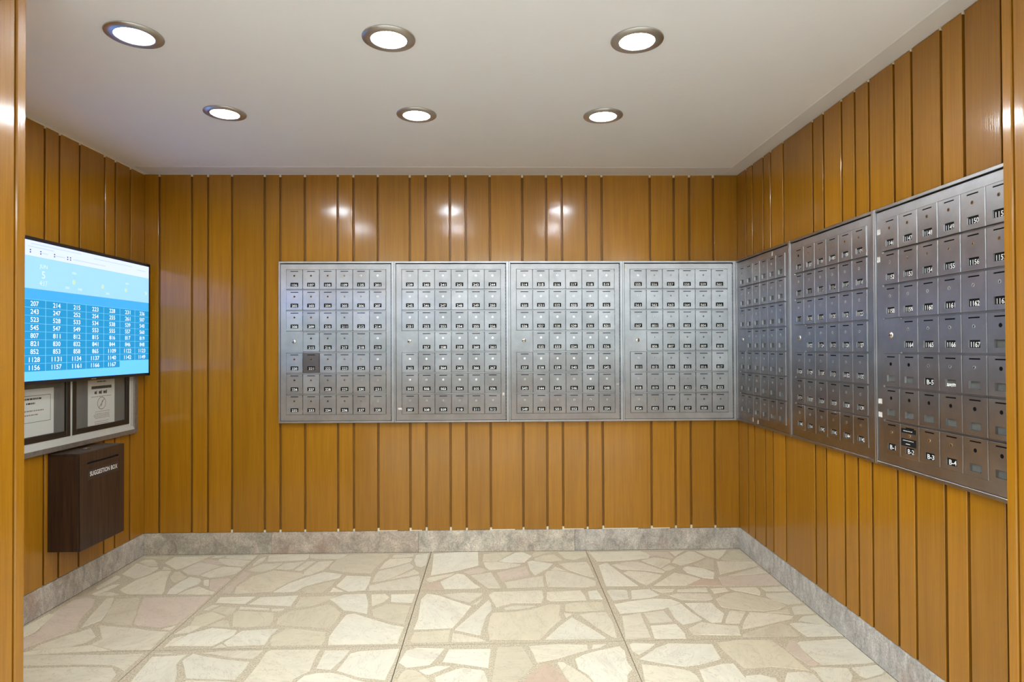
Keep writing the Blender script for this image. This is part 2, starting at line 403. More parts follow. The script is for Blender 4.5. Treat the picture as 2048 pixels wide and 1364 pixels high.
def srgb(r, g, b):
    f = lambda c: (c / 255 / 12.92) if c <= 10 else ((c / 255 + 0.055) / 1.055) ** 2.4
    return (f(r), f(g), f(b))

def wood(name, ca, cb, coat=0.65, coat_rough=0.135, streak=1.0, grain=(26, 26, 1.1)):
    m_, nt, p, nodes, L = mat(name)
    tc = N(nt, 'ShaderNodeTexCoord')
    oi = N(nt, 'ShaderNodeObjectInfo')
    off = N(nt, 'ShaderNodeVectorMath', operation='SCALE')
    cmb = N(nt, 'ShaderNodeCombineXYZ')
    for a in 'XYZ': L.new(oi.outputs['Random'], cmb.inputs[a])
    L.new(cmb.outputs[0], off.inputs[0]); off.inputs['Scale'].default_value = 37.0
    add = N(nt, 'ShaderNodeVectorMath', operation='ADD')
    L.new(tc.outputs['Object'], add.inputs[0]); L.new(off.outputs[0], add.inputs[1])
    mp = N(nt, 'ShaderNodeMapping'); mp.inputs['Scale'].default_value = grain
    L.new(add.outputs[0], mp.inputs['Vector'])
    n1 = N(nt, 'ShaderNodeTexNoise', i_Scale=1.0, i_Detail=3.0, i_Roughness=0.6, i_Distortion=0.6)
    L.new(mp.outputs[0], n1.inputs['Vector'])
    mp2 = N(nt, 'ShaderNodeMapping'); mp2.inputs['Scale'].default_value = (grain[0] * 9, grain[1] * 9, grain[2] * 4)
    L.new(add.outputs[0], mp2.inputs['Vector'])
    n2 = N(nt, 'ShaderNodeTexNoise', i_Scale=1.0, i_Detail=1.0)
    L.new(mp2.outputs[0], n2.inputs['Vector'])
    mx = N(nt, 'ShaderNodeMix', data_type='RGBA')
    mx.inputs['A'].default_value = (*ca, 1); mx.inputs['B'].default_value = (*cb, 1)
    cr = N(nt, 'ShaderNodeMapRange'); cr.inputs['From Min'].default_value = 0.3; cr.inputs['From Max'].default_value = 0.7
    L.new(n1.outputs['Fac'], cr.inputs['Value']); L.new(cr.outputs[0], mx.inputs['Factor'])
    # per-board tone
    hv = N(nt, 'ShaderNodeHueSaturation')
    mr = N(nt, 'ShaderNodeMapRange'); mr.inputs['To Min'].default_value = 0.88; mr.inputs['To Max'].default_value = 1.10
    L.new(oi.outputs['Random'], mr.inputs['Value']); L.new(mr.outputs[0], hv.inputs['Value'])
    L.new(mx.outputs['Result'], hv.inputs['Color'])
    # fine pores
    mx2 = N(nt, 'ShaderNodeMix', data_type='RGBA', blend_type='MULTIPLY')
    pr = N(nt, 'ShaderNodeMapRange'); pr.inputs['From Min'].default_value = 0.25; pr.inputs['From Max'].default_value = 0.6
    pr.inputs['To Min'].default_value = 1 - 0.16 * streak; pr.inputs['To Max'].default_value = 1.0
    L.new(n2.outputs['Fac'], pr.inputs['Value'])
    mx2.inputs['Factor'].default_value = 1.0
    L.new(hv.outputs[0], mx2.inputs['A']); L.new(pr.outputs[0], mx2.inputs['B'])
    L.new(mx2.outputs['Result'], p.inputs['Base Color'])
    bp = N(nt, 'ShaderNodeBump'); bp.inputs['Strength'].default_value = 0.10; bp.inputs['Distance'].default_value = 0.002
    L.new(n2.outputs['Fac'], bp.inputs['Height'])
    L.new(bp.outputs[0], p.inputs['Normal']); L.new(bp.outputs[0], p.inputs['Coat Normal'])
    p.inputs['Roughness'].default_value = 0.42
    p.inputs['Specular IOR Level'].default_value = 0.25
    p.inputs['Coat Weight'].default_value = coat
    p.inputs['Coat Roughness'].default_value = coat_rough
    return m_

def brushed(name, rough=0.43, aniso=-0.64, vertical=True):
    """brushed metal; the object's own colour is its tint"""
    m_, nt, p, nodes, L = mat(name)
    tc = N(nt, 'ShaderNodeTexCoord'); oi = N(nt, 'ShaderNodeObjectInfo'); ge = N(nt, 'ShaderNodeNewGeometry')
    no = N(nt, 'ShaderNodeTexNoise', i_Scale=9.0, i_Detail=3.0, i_Roughness=0.65)
    L.new(ge.outputs['Position'], no.inputs['Vector'])
    mp = N(nt, 'ShaderNodeMapping'); mp.inputs['Scale'].default_value = (420, 420, 9)
    L.new(ge.outputs['Position'], mp.inputs['Vector'])
    br = N(nt, 'ShaderNodeTexNoise', i_Scale=1.0, i_Detail=2.0)
    L.new(mp.outputs[0], br.inputs['Vector'])
    mr = N(nt, 'ShaderNodeMapRange'); mr.inputs['From Min'].default_value = 0.3; mr.inputs['From Max'].default_value = 0.7
    mr.inputs['To Min'].default_value = 0.84; mr.inputs['To Max'].default_value = 1.06
    L.new(no.outputs['Fac'], mr.inputs['Value'])
    mx = N(nt, 'ShaderNodeMix', data_type='RGBA', blend_type='MULTIPLY'); mx.inputs['Factor'].default_value = 1.0
    L.new(oi.outputs['Color'], mx.inputs['A']); L.new(mr.outputs[0], mx.inputs['B'])
    gl = N(nt, 'ShaderNodeBsdfAnisotropic', distribution='BECKMANN')
    L.new(mx.outputs['Result'], gl.inputs['Color'])
    rr = N(nt, 'ShaderNodeMapRange'); rr.inputs['To Min'].default_value = rough - 0.05; rr.inputs['To Max'].default_value = rough + 0.06
    L.new(br.outputs['Fac'], rr.inputs['Value']); L.new(rr.outputs[0], gl.inputs['Roughness'])
    gl.inputs['Anisotropy'].default_value = aniso
    cx = N(nt, 'ShaderNodeVectorMath', operation='CROSS_PRODUCT')
    L.new(ge.outputs['Normal'], cx.inputs[0]); cx.inputs[1].default_value = (0, 0, 1)
    ad = N(nt, 'ShaderNodeVectorMath', operation='ADD'); ad.inputs[1].default_value = (0.001, 0.0013, 0)
    L.new(cx.outputs[0], ad.inputs[0])
    L.new(ad.outputs[0], gl.inputs['Tangent'])
    L.new(gl.outputs[0], nt.nodes['Material Output'].inputs['Surface'])
    nt.nodes.remove(p)
    return m_

def stone(name, vein=0.5, rough=0.32, scale=9.0, lo=0.93, hi=1.06, warm=0.16, vein_col=(0.30, 0.20, 0.13), speck=0.0):
    """stone whose ground tone is the object's own colour"""
    m_, nt, p, nodes, L = mat(name)
    oi = N(nt, 'ShaderNodeObjectInfo'); ge = N(nt, 'ShaderNodeNewGeometry')
    cmb = N(nt, 'ShaderNodeCombineXYZ'); sc_ = N(nt, 'ShaderNodeVectorMath', operation='SCALE'); sc_.inputs['Scale'].default_value = 11.0
    for a in 'XYZ': L.new(oi.outputs['Random'], cmb.inputs[a])
    L.new(cmb.outputs[0], sc_.inputs[0])
    ad = N(nt, 'ShaderNodeVectorMath', operation='ADD'); L.new(ge.outputs['Position'], ad.inputs[0]); L.new(sc_.outputs[0], ad.inputs[1])
    rot = N(nt, 'ShaderNodeVectorRotate', rotation_type='Z_AXIS')
    an = N(nt, 'ShaderNodeMath', operation='MULTIPLY'); an.inputs[1].default_value = 6.28
    L.new(oi.outputs['Random'], an.inputs[0]); L.new(an.outputs[0], rot.inputs['Angle']); L.new(ad.outputs[0], rot.inputs['Vector'])
    mp = N(nt, 'ShaderNodeMapping'); mp.inputs['Scale'].default_value = (1.0, 2.2, 1.0)
    L.new(rot.outputs[0], mp.inputs['Vector'])
    n1 = N(nt, 'ShaderNodeTexNoise', i_Scale=scale, i_Detail=5.0, i_Roughness=0.62, i_Distortion=0.7)
    L.new(mp.outputs[0], n1.inputs['Vector'])
    n2 = N(nt, 'ShaderNodeTexNoise', i_Scale=scale * 0.6, i_Detail=4.0, i_Roughness=0.7, i_Distortion=1.4)
    L.new(mp.outputs[0], n2.inputs['Vector'])
    # ridged veins
    ab = N(nt, 'ShaderNodeMath', operation='SUBTRACT'); ab.inputs[1].default_value = 0.5
    L.new(n2.outputs['Fac'], ab.inputs[0])
    ab2 = N(nt, 'ShaderNodeMath', operation='ABSOLUTE'); L.new(ab.outputs[0], ab2.inputs[0])
    vr = N(nt, 'ShaderNodeMapRange'); vr.inputs['From Min'].default_value = 0.0; vr.inputs['From Max'].default_value = 0.018
    vr.inputs['To Min'].default_value = vein; vr.inputs['To Max'].default_value = 0.0
    L.new(ab2.outputs[0], vr.inputs['Value'])
    br = N(nt, 'ShaderNodeMapRange'); br.inputs['From Min'].default_value = 0.3; br.inputs['From Max'].default_value = 0.72
    br.inputs['To Min'].default_value = lo; br.inputs['To Max'].default_value = hi
    L.new(n1.outputs['Fac'], br.inputs['Value'])
    mu = N(nt, 'ShaderNodeMix', data_type='RGBA', blend_type='MULTIPLY'); mu.inputs['Factor'].default_value = 1.0
    L.new(oi.outputs['Color'], mu.inputs['A']); L.new(br.outputs[0], mu.inputs['B'])
    # warm patches
    n3 = N(nt, 'ShaderNodeTexNoise', i_Scale=scale * 0.35, i_Detail=2.0)
    L.new(mp.outputs[0], n3.inputs['Vector'])
    wr = N(nt, 'ShaderNodeMapRange'); wr.inputs['From Min'].default_value = 0.56; wr.inputs['From Max'].default_value = 0.74
    wr.inputs['To Max'].default_value = warm
    L.new(n3.outputs['Fac'], wr.inputs['Value'])
    wm = N(nt, 'ShaderNodeMix', data_type='RGBA'); wm.inputs['B'].default_value = (*vein_col, 1)
    L.new(wr.outputs[0], wm.inputs['Factor']); L.new(mu.outputs['Result'], wm.inputs['A'])
    vm = N(nt, 'ShaderNodeMix', data_type='RGBA'); vm.inputs['B'].default_value = (*[c * 0.8 for c in vein_col], 1)
    L.new(vr.outputs[0], vm.inputs['Factor']); L.new(wm.outputs['Result'], vm.inputs['A'])
    last = vm.outputs['Result']
    if speck:
        n4 = N(nt, 'ShaderNodeTexNoise', i_Scale=150.0, i_Detail=2.0)
        L.new(ge.outputs['Position'], n4.inputs['Vector'])
        sr = N(nt, 'ShaderNodeMapRange'); sr.inputs['From Min'].default_value = 0.33; sr.inputs['From Max'].default_value = 0.67
        sr.inputs['To Min'].default_value = 1 - speck; sr.inputs['To Max'].default_value = 1 + speck
        L.new(n4.outputs['Fac'], sr.inputs['Value'])
        sm = N(nt, 'ShaderNodeMix', data_type='RGBA', blend_type='MULTIPLY'); sm.inputs['Factor'].default_value = 1.0
        L.new(last, sm.inputs['A']); L.new(sr.outputs[0], sm.inputs['B']); last = sm.outputs['Result']
    L.new(last, p.inputs['Base Color'])
    p.inputs['Roughness'].default_value = rough
    return m_

M_WOOD = wood('lacquered_wood', (0.300, 0.126, 0.0035), (0.365, 0.158, 0.005))
M_GROOVE = wood('groove_dark', (0.185, 0.074, 0.006), (0.24, 0.10, 0.009), coat=0.2, coat_rough=0.3)
M_WALNUT = wood('walnut_laminate', (0.018, 0.009, 0.006), (0.058, 0.030, 0.018), coat=0.25, coat_rough=0.3, grain=(60, 60, 2.5))
M_METAL = brushed('brushed_steel')
M_FRAME = brushed('brushed_frame', rough=0.42, aniso=-0.5)
M_CHROME = plain('chrome', (0.72, 0.71, 0.68), 0.18, 1.0)
M_KEYHOLE = plain('keyhole_black', (0.006, 0.006, 0.006), 0.8, spec=0.05)
M_PLATE = plain('number_plate_black', (0.010, 0.010, 0.010), 0.7, spec=0.12)
M_GREYPLATE = plain('empty_plate_grey', (0.10, 0.105, 0.10), 0.5, var=0.3, scale=60)
M_WHITEINK = plain('white_ink', (0.80, 0.80, 0.77), 0.6)
M_DARK = plain('dark_gap', (0.012, 0.011, 0.010), 0.8)
M_TAPE = plain('white_tape', (0.62, 0.60, 0.56), 0.6)
M_FLAG = stone('flagstone_marble', vein=0.30, rough=0.33)
M_GROUT = stone('terrazzo_grout', vein=0.0, rough=0.5, scale=20, speck=0.28)
M_BASE = stone('baseboard_marble', vein=0.5, rough=0.42, scale=10.0, lo=0.62, hi=1.38, warm=0.55, vein_col=(0.33, 0.20, 0.145), speck=0.2)
M_JOINT = plain('joint_dark', (0.06, 0.05, 0.035), 0.9)
M_CEIL = plain('ceiling_paint', (0.89, 0.915, 0.94), 0.75, var=0.015, scale=6)
M_STRIP = plain('ceiling_patch_paint', (0.74, 0.745, 0.74), 0.7, var=0.02, scale=8)
M_CAULK = plain('caulk', (0.72, 0.66, 0.52), 0.6)
M_NICKEL = plain('brushed_nickel', (0.60, 0.60, 0.59), 0.36, 1.0)
M_LAMP = emit('lamp_diffuser', (0.89, 0.955, 1.0), LAMP, True)
M_BLACK = plain('black_plastic', (0.010, 0.011, 0.014), 0.28)
M_BLACKFRAME = plain('black_frame', (0.012, 0.011, 0.010), 0.32)
M_PAPER = plain('paper', (0.72, 0.71, 0.69), 0.7, var=0.02)
M_INK = plain('ink', (0.05, 0.045, 0.045), 0.7)
M_REDINK = plain('brown_ink', (0.30, 0.22, 0.20), 0.7)
M_ALU = plain('aluminium', (0.55, 0.565, 0.53), 0.42, 0.35, var=0.06)
M_ALUDARK = plain('aluminium_worn', (0.22, 0.19, 0.165), 0.45, 0.5, var=0.35, scale=60)
M_FELT = plain('grey_board', (0.15, 0.15, 0.148), 0.85)
M_LABEL = plain('dark_label', (0.035, 0.024, 0.020), 0.35)
M_LOBBY = plain('lobby_paint', (0.82, 0.82, 0.81), 0.7)
M_FRAMEDARK = plain('bronze_frame', (0.06, 0.05, 0.045), 0.4, 0.6)

# fine relief on the ceiling
nt = M_CEIL.node_tree
_b = N(nt, 'ShaderNodeBump', i_Strength=0.25, i_Distance=0.003)
_n = N(nt, 'ShaderNodeTexNoise', i_Scale=38.0, i_Detail=1.0)
_g = N(nt, 'ShaderNodeNewGeometry')
nt.links.new(_g.outputs['Position'], _n.inputs['Vector'])
nt.links.new(_n.outputs['Fac'], _b.inputs['Height'])
nt.links.new(_b.outputs[0], nt.nodes['Principled BSDF'].inputs['Normal'])

# clear pane: mirror-like sheen over what lies behind
M_PANE = bpy.data.materials.new('clear_pane'); M_PANE.use_nodes = True
nt = M_PANE.node_tree
nt.nodes.remove(nt.nodes['Principled BSDF'])
_o = nt.nodes['Material Output']
_t = N(nt, 'ShaderNodeBsdfTransparent'); _t.inputs['Color'].default_value = (0.95, 0.96, 0.95, 1)
_gl = N(nt, 'ShaderNodeBsdfGlossy'); _gl.inputs['Roughness'].default_value = 0.03
_lw = N(nt, 'ShaderNodeLayerWeight'); _lw.inputs['Blend'].default_value = 0.5
_pw = N(nt, 'ShaderNodeMath', operation='POWER'); _pw.inputs[1].default_value = 4.0
nt.links.new(_lw.outputs['Facing'], _pw.inputs[0])
_f = N(nt, 'ShaderNodeMath', operation='MULTIPLY_ADD'); _f.inputs[1].default_value = 0.5; _f.inputs[2].default_value = 0.03
nt.links.new(_pw.outputs[0], _f.inputs[0])
_m = N(nt, 'ShaderNodeMixShader')
nt.links.new(_f.outputs[0], _m.inputs[0]); nt.links.new(_t.outputs[0], _m.inputs[1]); nt.links.new(_gl.outputs[0], _m.inputs[2])
nt.links.new(_m.outputs[0], _o.inputs['Surface'])

# ------------------------------------------------------------------ room shell
GAP = 0.0135           # groove between boards
GD = 0.012             # its depth
TH = 0.012

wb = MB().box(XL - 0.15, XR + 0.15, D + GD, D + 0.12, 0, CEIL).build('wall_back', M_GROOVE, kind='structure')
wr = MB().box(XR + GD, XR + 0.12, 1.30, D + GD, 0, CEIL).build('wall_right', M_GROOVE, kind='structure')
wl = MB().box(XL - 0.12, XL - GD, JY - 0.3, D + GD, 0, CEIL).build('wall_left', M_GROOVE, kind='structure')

BACK = [-2.1806, -1.9738, -1.8713, -1.7189, -1.5098, -1.41, -1.2525, -1.0414, -0.9408, -0.7838, -0.5778, -0.4752, -0.319, -0.2161,
        -0.0599, 0.1502, 0.3057, 0.408, 0.5659, 0.6677, 0.9839, 1.141, 1.2422, 1.3991]
RIGHT = [3.8377, 3.7385, 3.5858, 3.4846, 3.3288, 3.013, 2.9113, 2.7551, 2.6511, 2.5489, 2.3849, 2.281, 2.1255, 2.0206, 1.8635]
LEFT = [3.8344, 3.6857, 3.586, 3.3754, 3.2231, 3.1193, 2.912, 2.757, 2.653, 2.443, 2.287, 2.184, 1.974]
CH = 0.0016
Z0, Z1 = HB + 0.003, CEIL - 0.004

def darker_edges(b):                    # the boards' edges inside the groove use the darker groove material
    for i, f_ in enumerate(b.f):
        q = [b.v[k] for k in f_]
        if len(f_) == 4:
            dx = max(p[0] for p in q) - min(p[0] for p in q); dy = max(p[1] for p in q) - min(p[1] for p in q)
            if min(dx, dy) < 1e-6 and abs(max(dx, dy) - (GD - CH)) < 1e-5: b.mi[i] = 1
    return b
def board_y(a, b, z0, z1):         # board on a wall that faces -y, from x = a to b
    sec = [(a, D + GD), (a, D + CH), (a + CH, D), (b - CH, D), (b, D + CH), (b, D + GD)]
    return darker_edges(MB().prism(sec, 'z', z0, z1))
def board_x(s, xw, a, b, z0, z1):  # board on a wall that faces -x (s = 1) or +x (s = -1)
    sec = [(xw + s * GD, a), (xw + s * CH, a), (xw, a + CH), (xw, b - CH), (xw + s * CH, b), (xw + s * GD, b)]
    return darker_edges(MB().prism(sec, 'z', z0, z1))

edges = [XL] + BACK + [XR]
for i in range(len(edges) - 1):
    a = edges[i] + (GAP / 2 if i else 0.0); b = edges[i + 1] - (GAP / 2 if i < len(edges) - 2 else 0.0)
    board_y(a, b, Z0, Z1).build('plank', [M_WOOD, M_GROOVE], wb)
edges = [D] + RIGHT + [1.802]
for i in range(len(edges) - 1):
    b = edges[i] - (GAP / 2 if i else 0.0); a = edges[i + 1] + (GAP / 2 if i < len(edges) - 2 else 0.0)
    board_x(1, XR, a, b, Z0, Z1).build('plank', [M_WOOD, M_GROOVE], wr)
edges = [D] + LEFT + [1.802]
for i in range(len(edges) - 1):
    b = edges[i] - (GAP / 2 if i else 0.0); a = edges[i + 1] + (GAP / 2 if i < len(edges) - 2 else 0.0)
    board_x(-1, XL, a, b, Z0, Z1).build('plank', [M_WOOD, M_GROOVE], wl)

# dabs of caulk in the groove ends: too small to pick apart, one part per wall
ck = MB()
for x in BACK:
    ck.box(x - GAP * 0.5, x + GAP * 0.5, D + 0.001, D + GD, CEIL - 0.014 - 0.006 * rnd.random(), CEIL - 0.002)
    if x > -1.8:
        ck.box(x - GAP * 0.45, x + GAP * 0.45, D + 0.001, D + GD, HB, HB + 0.013 + 0.008 * rnd.random())
for i in range(len(BACK) - 1):
    if rnd.random() < 0.5 and BACK[i] > -0.9:
        w_ = (BACK[i + 1] - BACK[i]) * (0.25 + 0.7 * rnd.random())
        ck.box(BACK[i], BACK[i] + w_, D - 0.0012, D + GD, HB, HB + 0.0055)
    ck.box(BACK[i] + 0.01, BACK[i + 1] - 0.01, D - 0.0008, D + GD, CEIL - 0.0045, CEIL)
ck.build('caulk_dabs', M_CAULK, wb, kind='stuff')
ck = MB()
for y in LEFT[:7]:
    ck.box(XL - GD, XL + 0.001, y - GAP * 0.45, y + GAP * 0.45, CEIL - 0.014, CEIL - 0.002)
ck.box(XL - GD, XL + 0.0012, JY, D, CEIL - 0.006, CEIL)
ck.build('caulk_dabs', M_CAULK, wl, kind='stuff')
ck = MB()
for y in RIGHT:
    ck.box(XR - 0.001, XR + GD, y - GAP * 0.3, y + GAP * 0.3, CEIL - 0.010, CEIL - 0.002)
ck.build('caulk_dabs', M_CAULK, wr, kind='stuff')

# baseboards: marble slabs
def slab_col(k):
    return {'g': (0.45, 0.41, 0.355), 'p': (0.43, 0.36, 0.285), 'b': (0.41, 0.36, 0.285), 'y': (0.50, 0.45, 0.365), 'c': (0.47, 0.455, 0.43)}[k]
bb = MB().box(XL, XR, D + 0.004, D + GD, 0.0, HB - 0.002).build('baseboard_back', M_JOINT, kind='structure')
for a, b, k in ((XL, -1.467, 'b'), (-1.4655, -0.527, 'p'), (-0.5255, 0.4807, 'y'), (0.4822, XR, 'g')):
    MB().cbox(a, b, D - 0.0005, D + GD - 0.001, 0.001, HB, 0.0008).build('baseboard_slab', M_BASE, bb, color=slab_col(k))
br_ = MB().box(XR + 0.004, XR + GD, 1.80, D, 0.0, HB - 0.002).build('baseboard_right', M_JOINT, kind='structure')
for a, b in ((3.523, D - 0.001), (2.6825, 3.5215), (1.802, 2.681)):
    MB().cbox(XR - 0.0005, XR + GD - 0.001, a, b, 0.001, HB, 0.0008).build('baseboard_slab', M_BASE, br_, color=slab_col('c'))
bl_ = MB().box(XL - GD, XL - 0.004, JY, D, 0.0, HB - 0.002).build('baseboard_left', M_JOINT, kind='structure')
for a, b in ((3.571, D - 0.001), (2.63, 3.5695), (1.802, 2.6285)):
    MB().cbox(XL - GD + 0.001, XL + 0.0005, a, b, 0.001, HB, 0.0008).build('baseboard_slab', M_BASE, bl_, color=slab_col('g'))

# jambs of the opening the photographer looks through
for s, xj, nm in ((-1, JL, 'wall_jamb_left'), (1, JR, 'wall_jamb_right')):
    far = s * LOB_X
    a, b = sorted((xj + s * 0.010, far))
    jw = MB().box(a, b, 1.30, JY - 0.001, 0, CEIL).build(nm, M_WOOD, kind='structure')
    for y0, y1 in ((1.7628, JY), (1.560, 1.7555), (1.455, 1.5525), (1.29, 1.4475)):
        c = 0.006 if y1 == JY else 0.003
        sec = [(xj + s * 0.010, y0), (xj + s * 0.003, y0), (xj, y0 + 0.003), (xj, y1 - c), (xj + s * c, y1), (xj + s * 0.010, y1)]
        MB().prism(sec, 'z', 0.0, CEIL - 0.002).build('plank', M_WOOD, jw)

# ceiling and the smoother patched bands along two walls
MB().box(-LOB_X, LOB_X, LOB_Y, D + 0.12, CEIL, CEIL + 0.1).build('ceiling', M_CEIL, kind='structure')
MB().prism([(D - 0.175, CEIL + 0.001), (D - 0.165, CEIL - 0.003), (D - 0.001, CEIL - 0.003), (D - 0.001, CEIL + 0.001)], 'x', XL + 0.03, XR - 0.10).build('trim_1', M_STRIP, kind='structure')
MB().prism([(XR - 0.105, CEIL + 0.001), (XR - 0.097, CEIL - 0.003), (XR - 0.001, CEIL - 0.003), (XR - 0.001, CEIL + 0.001)], 'y', 1.81, D - 0.001).build('trim_2', M_STRIP, kind='structure')

# ------------------------------------------------------------------ floor: terrazzo panels with set flagstones
fl = MB().box(-LOB_X, LOB_X, LOB_Y, D + 0.12, -0.10, -0.012).build('floor', M_JOINT, kind='structure')
def gx(k, y):      # joints that run away from the camera
    a, b = ((-1.5376, -1.5148), (-0.4453, -0.4334), (0.553, 0.5543))[k]
    return a + (b - a) * (3.97 - y) / 1.52
def gy(k, x):      # joints that run across
    y0 = (3.3575, 2.7488, 2.140, 1.531, 0.922)[k]
    return y0 + x * (0.0075, 0.0132, 0.0132, 0.0132, 0.0132)[k]
panels = []
JW = 0.0018
for r in range(5):
    for c in range(4):
        corners = []
        for cx_, ry_ in ((c - 1, r), (c, r), (c, r - 1), (c - 1, r - 1)):
            # cx_: joint index on that side, ry_: lower joint r, upper joint r - 1
            sx = (JW if cx_ == c - 1 else -JW); sy = (JW if ry_ == r else -JW)
            y = 3.3
            for _ in range(3):
                x = XL + 0.001 if cx_ < 0 else (XR - 0.001 if cx_ > 2 else gx(cx_, y) + sx)
                y = D - 0.001 if ry_ < 0 else gy(ry_, x) + sy
            corners.append((x, y))
        pm = MB().prism(corners, 'z', -0.0115, 0.0)
        panels.append((corners, pm.build('terrazzo_panel', M_GROUT, fl, color=(0.52, 0.445, 0.315))))
# beyond the panels the lobby floor goes on as one surface
MB().box(-LOB_X, LOB_X, -1.4, 0.88, -0.0115, 0.0).build('lobby_paving', M_GROUT, fl, color=(0.78, 0.74, 0.68))
MB().box(-LOB_X, LOB_X, LOB_Y, -1.4, -0.0115, 0.004).build('entrance_carpet', plain('brown_carpet', (0.16, 0.11, 0.075), 0.95), fl)

def inside(p, poly):
    t = False
    n = len(poly)
    for i in range(n):
        (x0, y0), (x1, y1) = poly[i], poly[(i + 1) % n]
        if (y0 > p[1]) != (y1 > p[1]) and p[0] < (x1 - x0) * (p[1] - y0) / (y1 - y0) + x0: t = not t
    return t

TONE = {'c': (0.76, 0.685, 0.525), 'w': (0.81, 0.75, 0.60), 't': (0.68, 0.60, 0.435), 'p': (0.68, 0.56, 0.44), 'r': (0.62, 0.47, 0.345)}
def flag(tone, pts):
    cx_ = sum(p[0] for p in pts) / len(pts); cy_ = sum(p[1] for p in pts) / len(pts)
    par = next((o for poly, o in panels if inside((cx_, cy_), poly)), None)
    if par is None: return
    area = sum(pts[i][0] * pts[(i+1) % len(pts)][1] - pts[(i+1) % len(pts)][0] * pts[i][1] for i in range(len(pts)))
    if area < 0: pts = pts[::-1]
    pts = [(p[0] + (p[0]-cx_) * 0.0030 / max(0.03, math.hypot(p[0]-cx_, p[1]-cy_)), p[1] + (p[1]-cy_) * 0.0030 / max(0.03, math.hypot(p[0]-cx_, p[1]-cy_))) for p in pts]
    n = len(pts)
    h = 0.0012 + 0.0006 * rnd.random()
    top = [(cx_ + (p[0] - cx_) * (1 - 0.0012 / max(0.02, math.hypot(p[0]-cx_, p[1]-cy_))), cy_ + (p[1] - cy_) * (1 - 0.0012 / max(0.02, math.hypot(p[0]-cx_, p[1]-cy_)))) for p in pts]
    vs_ = [(p[0], p[1], -0.004) for p in pts] + [(p[0], p[1], h * 0.4) for p in pts] + [(p[0], p[1], h) for p in top]
    fs_ = [tuple(range(2 * n, 3 * n))]
    for k in (0, 1):
        fs_ += [(k*n + i, k*n + (i+1) % n, (k+1)*n + (i+1) % n, (k+1)*n + i) for i in range(n)]
    j = 0.86 + 0.11 * rnd.random()
    MB().add(vs_, fs_).build('flagstone', M_FLAG, par, color=tuple(min(1, c * j) for c in TONE[tone]))
for tone, pts in STONES:
    flag(tone, [(x / 1000, y / 1000) for x, y in pts])

# the paving nearer than the picture's lower edge
def clip(poly, n_, d_):
    out = []
    for i in range(len(poly)):
        p, q = poly[i], poly[(i + 1) % len(poly)]
        sp, sq = n_[0]*p[0] + n_[1]*p[1] - d_, n_[0]*q[0] + n_[1]*q[1] - d_
        if sp <= 0: out.append(p)
        if sp * sq < 0:
            t = sp / (sp - sq); out.append((p[0] + t*(q[0]-p[0]), p[1] + t*(q[1]-p[1])))
    return out
def area_of(p): return abs(sum(p[i][0]*p[(i+1) % len(p)][1] - p[(i+1) % len(p)][0]*p[i][1] for i in range(len(p)))) / 2
def shatter(poly):
    if area_of(poly) < 0.055 + 0.05 * rnd.random():
        cx_ = sum(p[0] for p in poly) / len(poly); cy_ = sum(p[1] for p in poly) / len(poly)
        r_ = math.sqrt(area_of(poly))
        k = 1 - 0.018 / r_
        if area_of(poly) > 0.006: flag(rnd.choice('cwcwtcp'), [(cx_ + (p[0]-cx_)*k, cy_ + (p[1]-cy_)*k) for p in poly])
        return
    xs, ys = [p[0] for p in poly], [p[1] for p in poly]
    base = 0.0 if (max(xs) - min(xs)) > (max(ys) - min(ys)) else math.pi / 2
    a = base + rnd.uniform(-0.6, 0.6)
    n_ = (math.cos(a), math.sin(a))
    cx_ = sum(xs) / len(xs); cy_ = sum(ys) / len(ys)
    d_ = n_[0]*cx_ + n_[1]*cy_ + rnd.uniform(-0.06, 0.06)
    shatter(clip(poly, n_, d_)); shatter(clip(poly, (-n_[0], -n_[1]), -d_))
for i, (corners, o_) in enumerate(panels):
    if i // 4 >= 3: shatter(corners)
    elif i // 4 == 2:
        p = clip(corners, (0, 1), 2.262)
        xs = sorted(set([min(q[0] for q in p), max(q[0] for q in p)]))
        x = xs[0]
        while x < xs[1] - 0.05:
            x2 = min(xs[1], x + 0.16 + 0.18 * rnd.random())
            q = clip(clip(p, (1, 0.25), x2 + 0.55), (-1, -0.25), -x - 0.55)
            if len(q) > 2 and area_of(q) > 0.008:
                cx_ = sum(t[0] for t in q) / len(q); cy_ = sum(t[1] for t in q) / len(q)
                flag(rnd.choice('cwct'), [(cx_ + (t[0]-cx_)*0.9, cy_ + (t[1]-cy_)*0.86) for t in q])
            x = x2

# ------------------------------------------------------------------ lobby behind the camera
for s, nm in ((-1, 'wall_lobby_left'), (1, 'wall_lobby_right')):
    a, b = sorted((s * LOB_X, s * (LOB_X + 0.1)))
    MB().box(a, b, LOB_Y, 1.80, 0, CEIL).build(nm, M_LOBBY, kind='structure')
WX0, WX1, WS, WZ = -3.0, 2.4, 0.80, 2.25
MB().box(-LOB_X, WX0, LOB_Y - 0.1, LOB_Y, 0, CEIL).box(WX1, LOB_X, LOB_Y - 0.1, LOB_Y, 0, CEIL).box(WX0, WX1, LOB_Y - 0.1, LOB_Y, WZ, CEIL).build('wall_lobby_rear', M_LOBBY, kind='structure')
MB().box(WX0, WX1, LOB_Y - 0.1, LOB_Y, 0, WS).build('wall_lobby_sill', M_WOOD, kind='structure')
wn = MB().box(WX0, WX1, LOB_Y - 0.08, LOB_Y - 0.02, WS, WS + 0.06).box(WX0, WX1, LOB_Y - 0.08, LOB_Y - 0.02, WZ - 0.06, WZ)
for k in range(5):
    x = WX0 + (WX1 - WX0) * k / 4
    wn.box(x - 0.03, x + 0.03, LOB_Y - 0.08, LOB_Y - 0.02, WS + 0.06, WZ - 0.06)
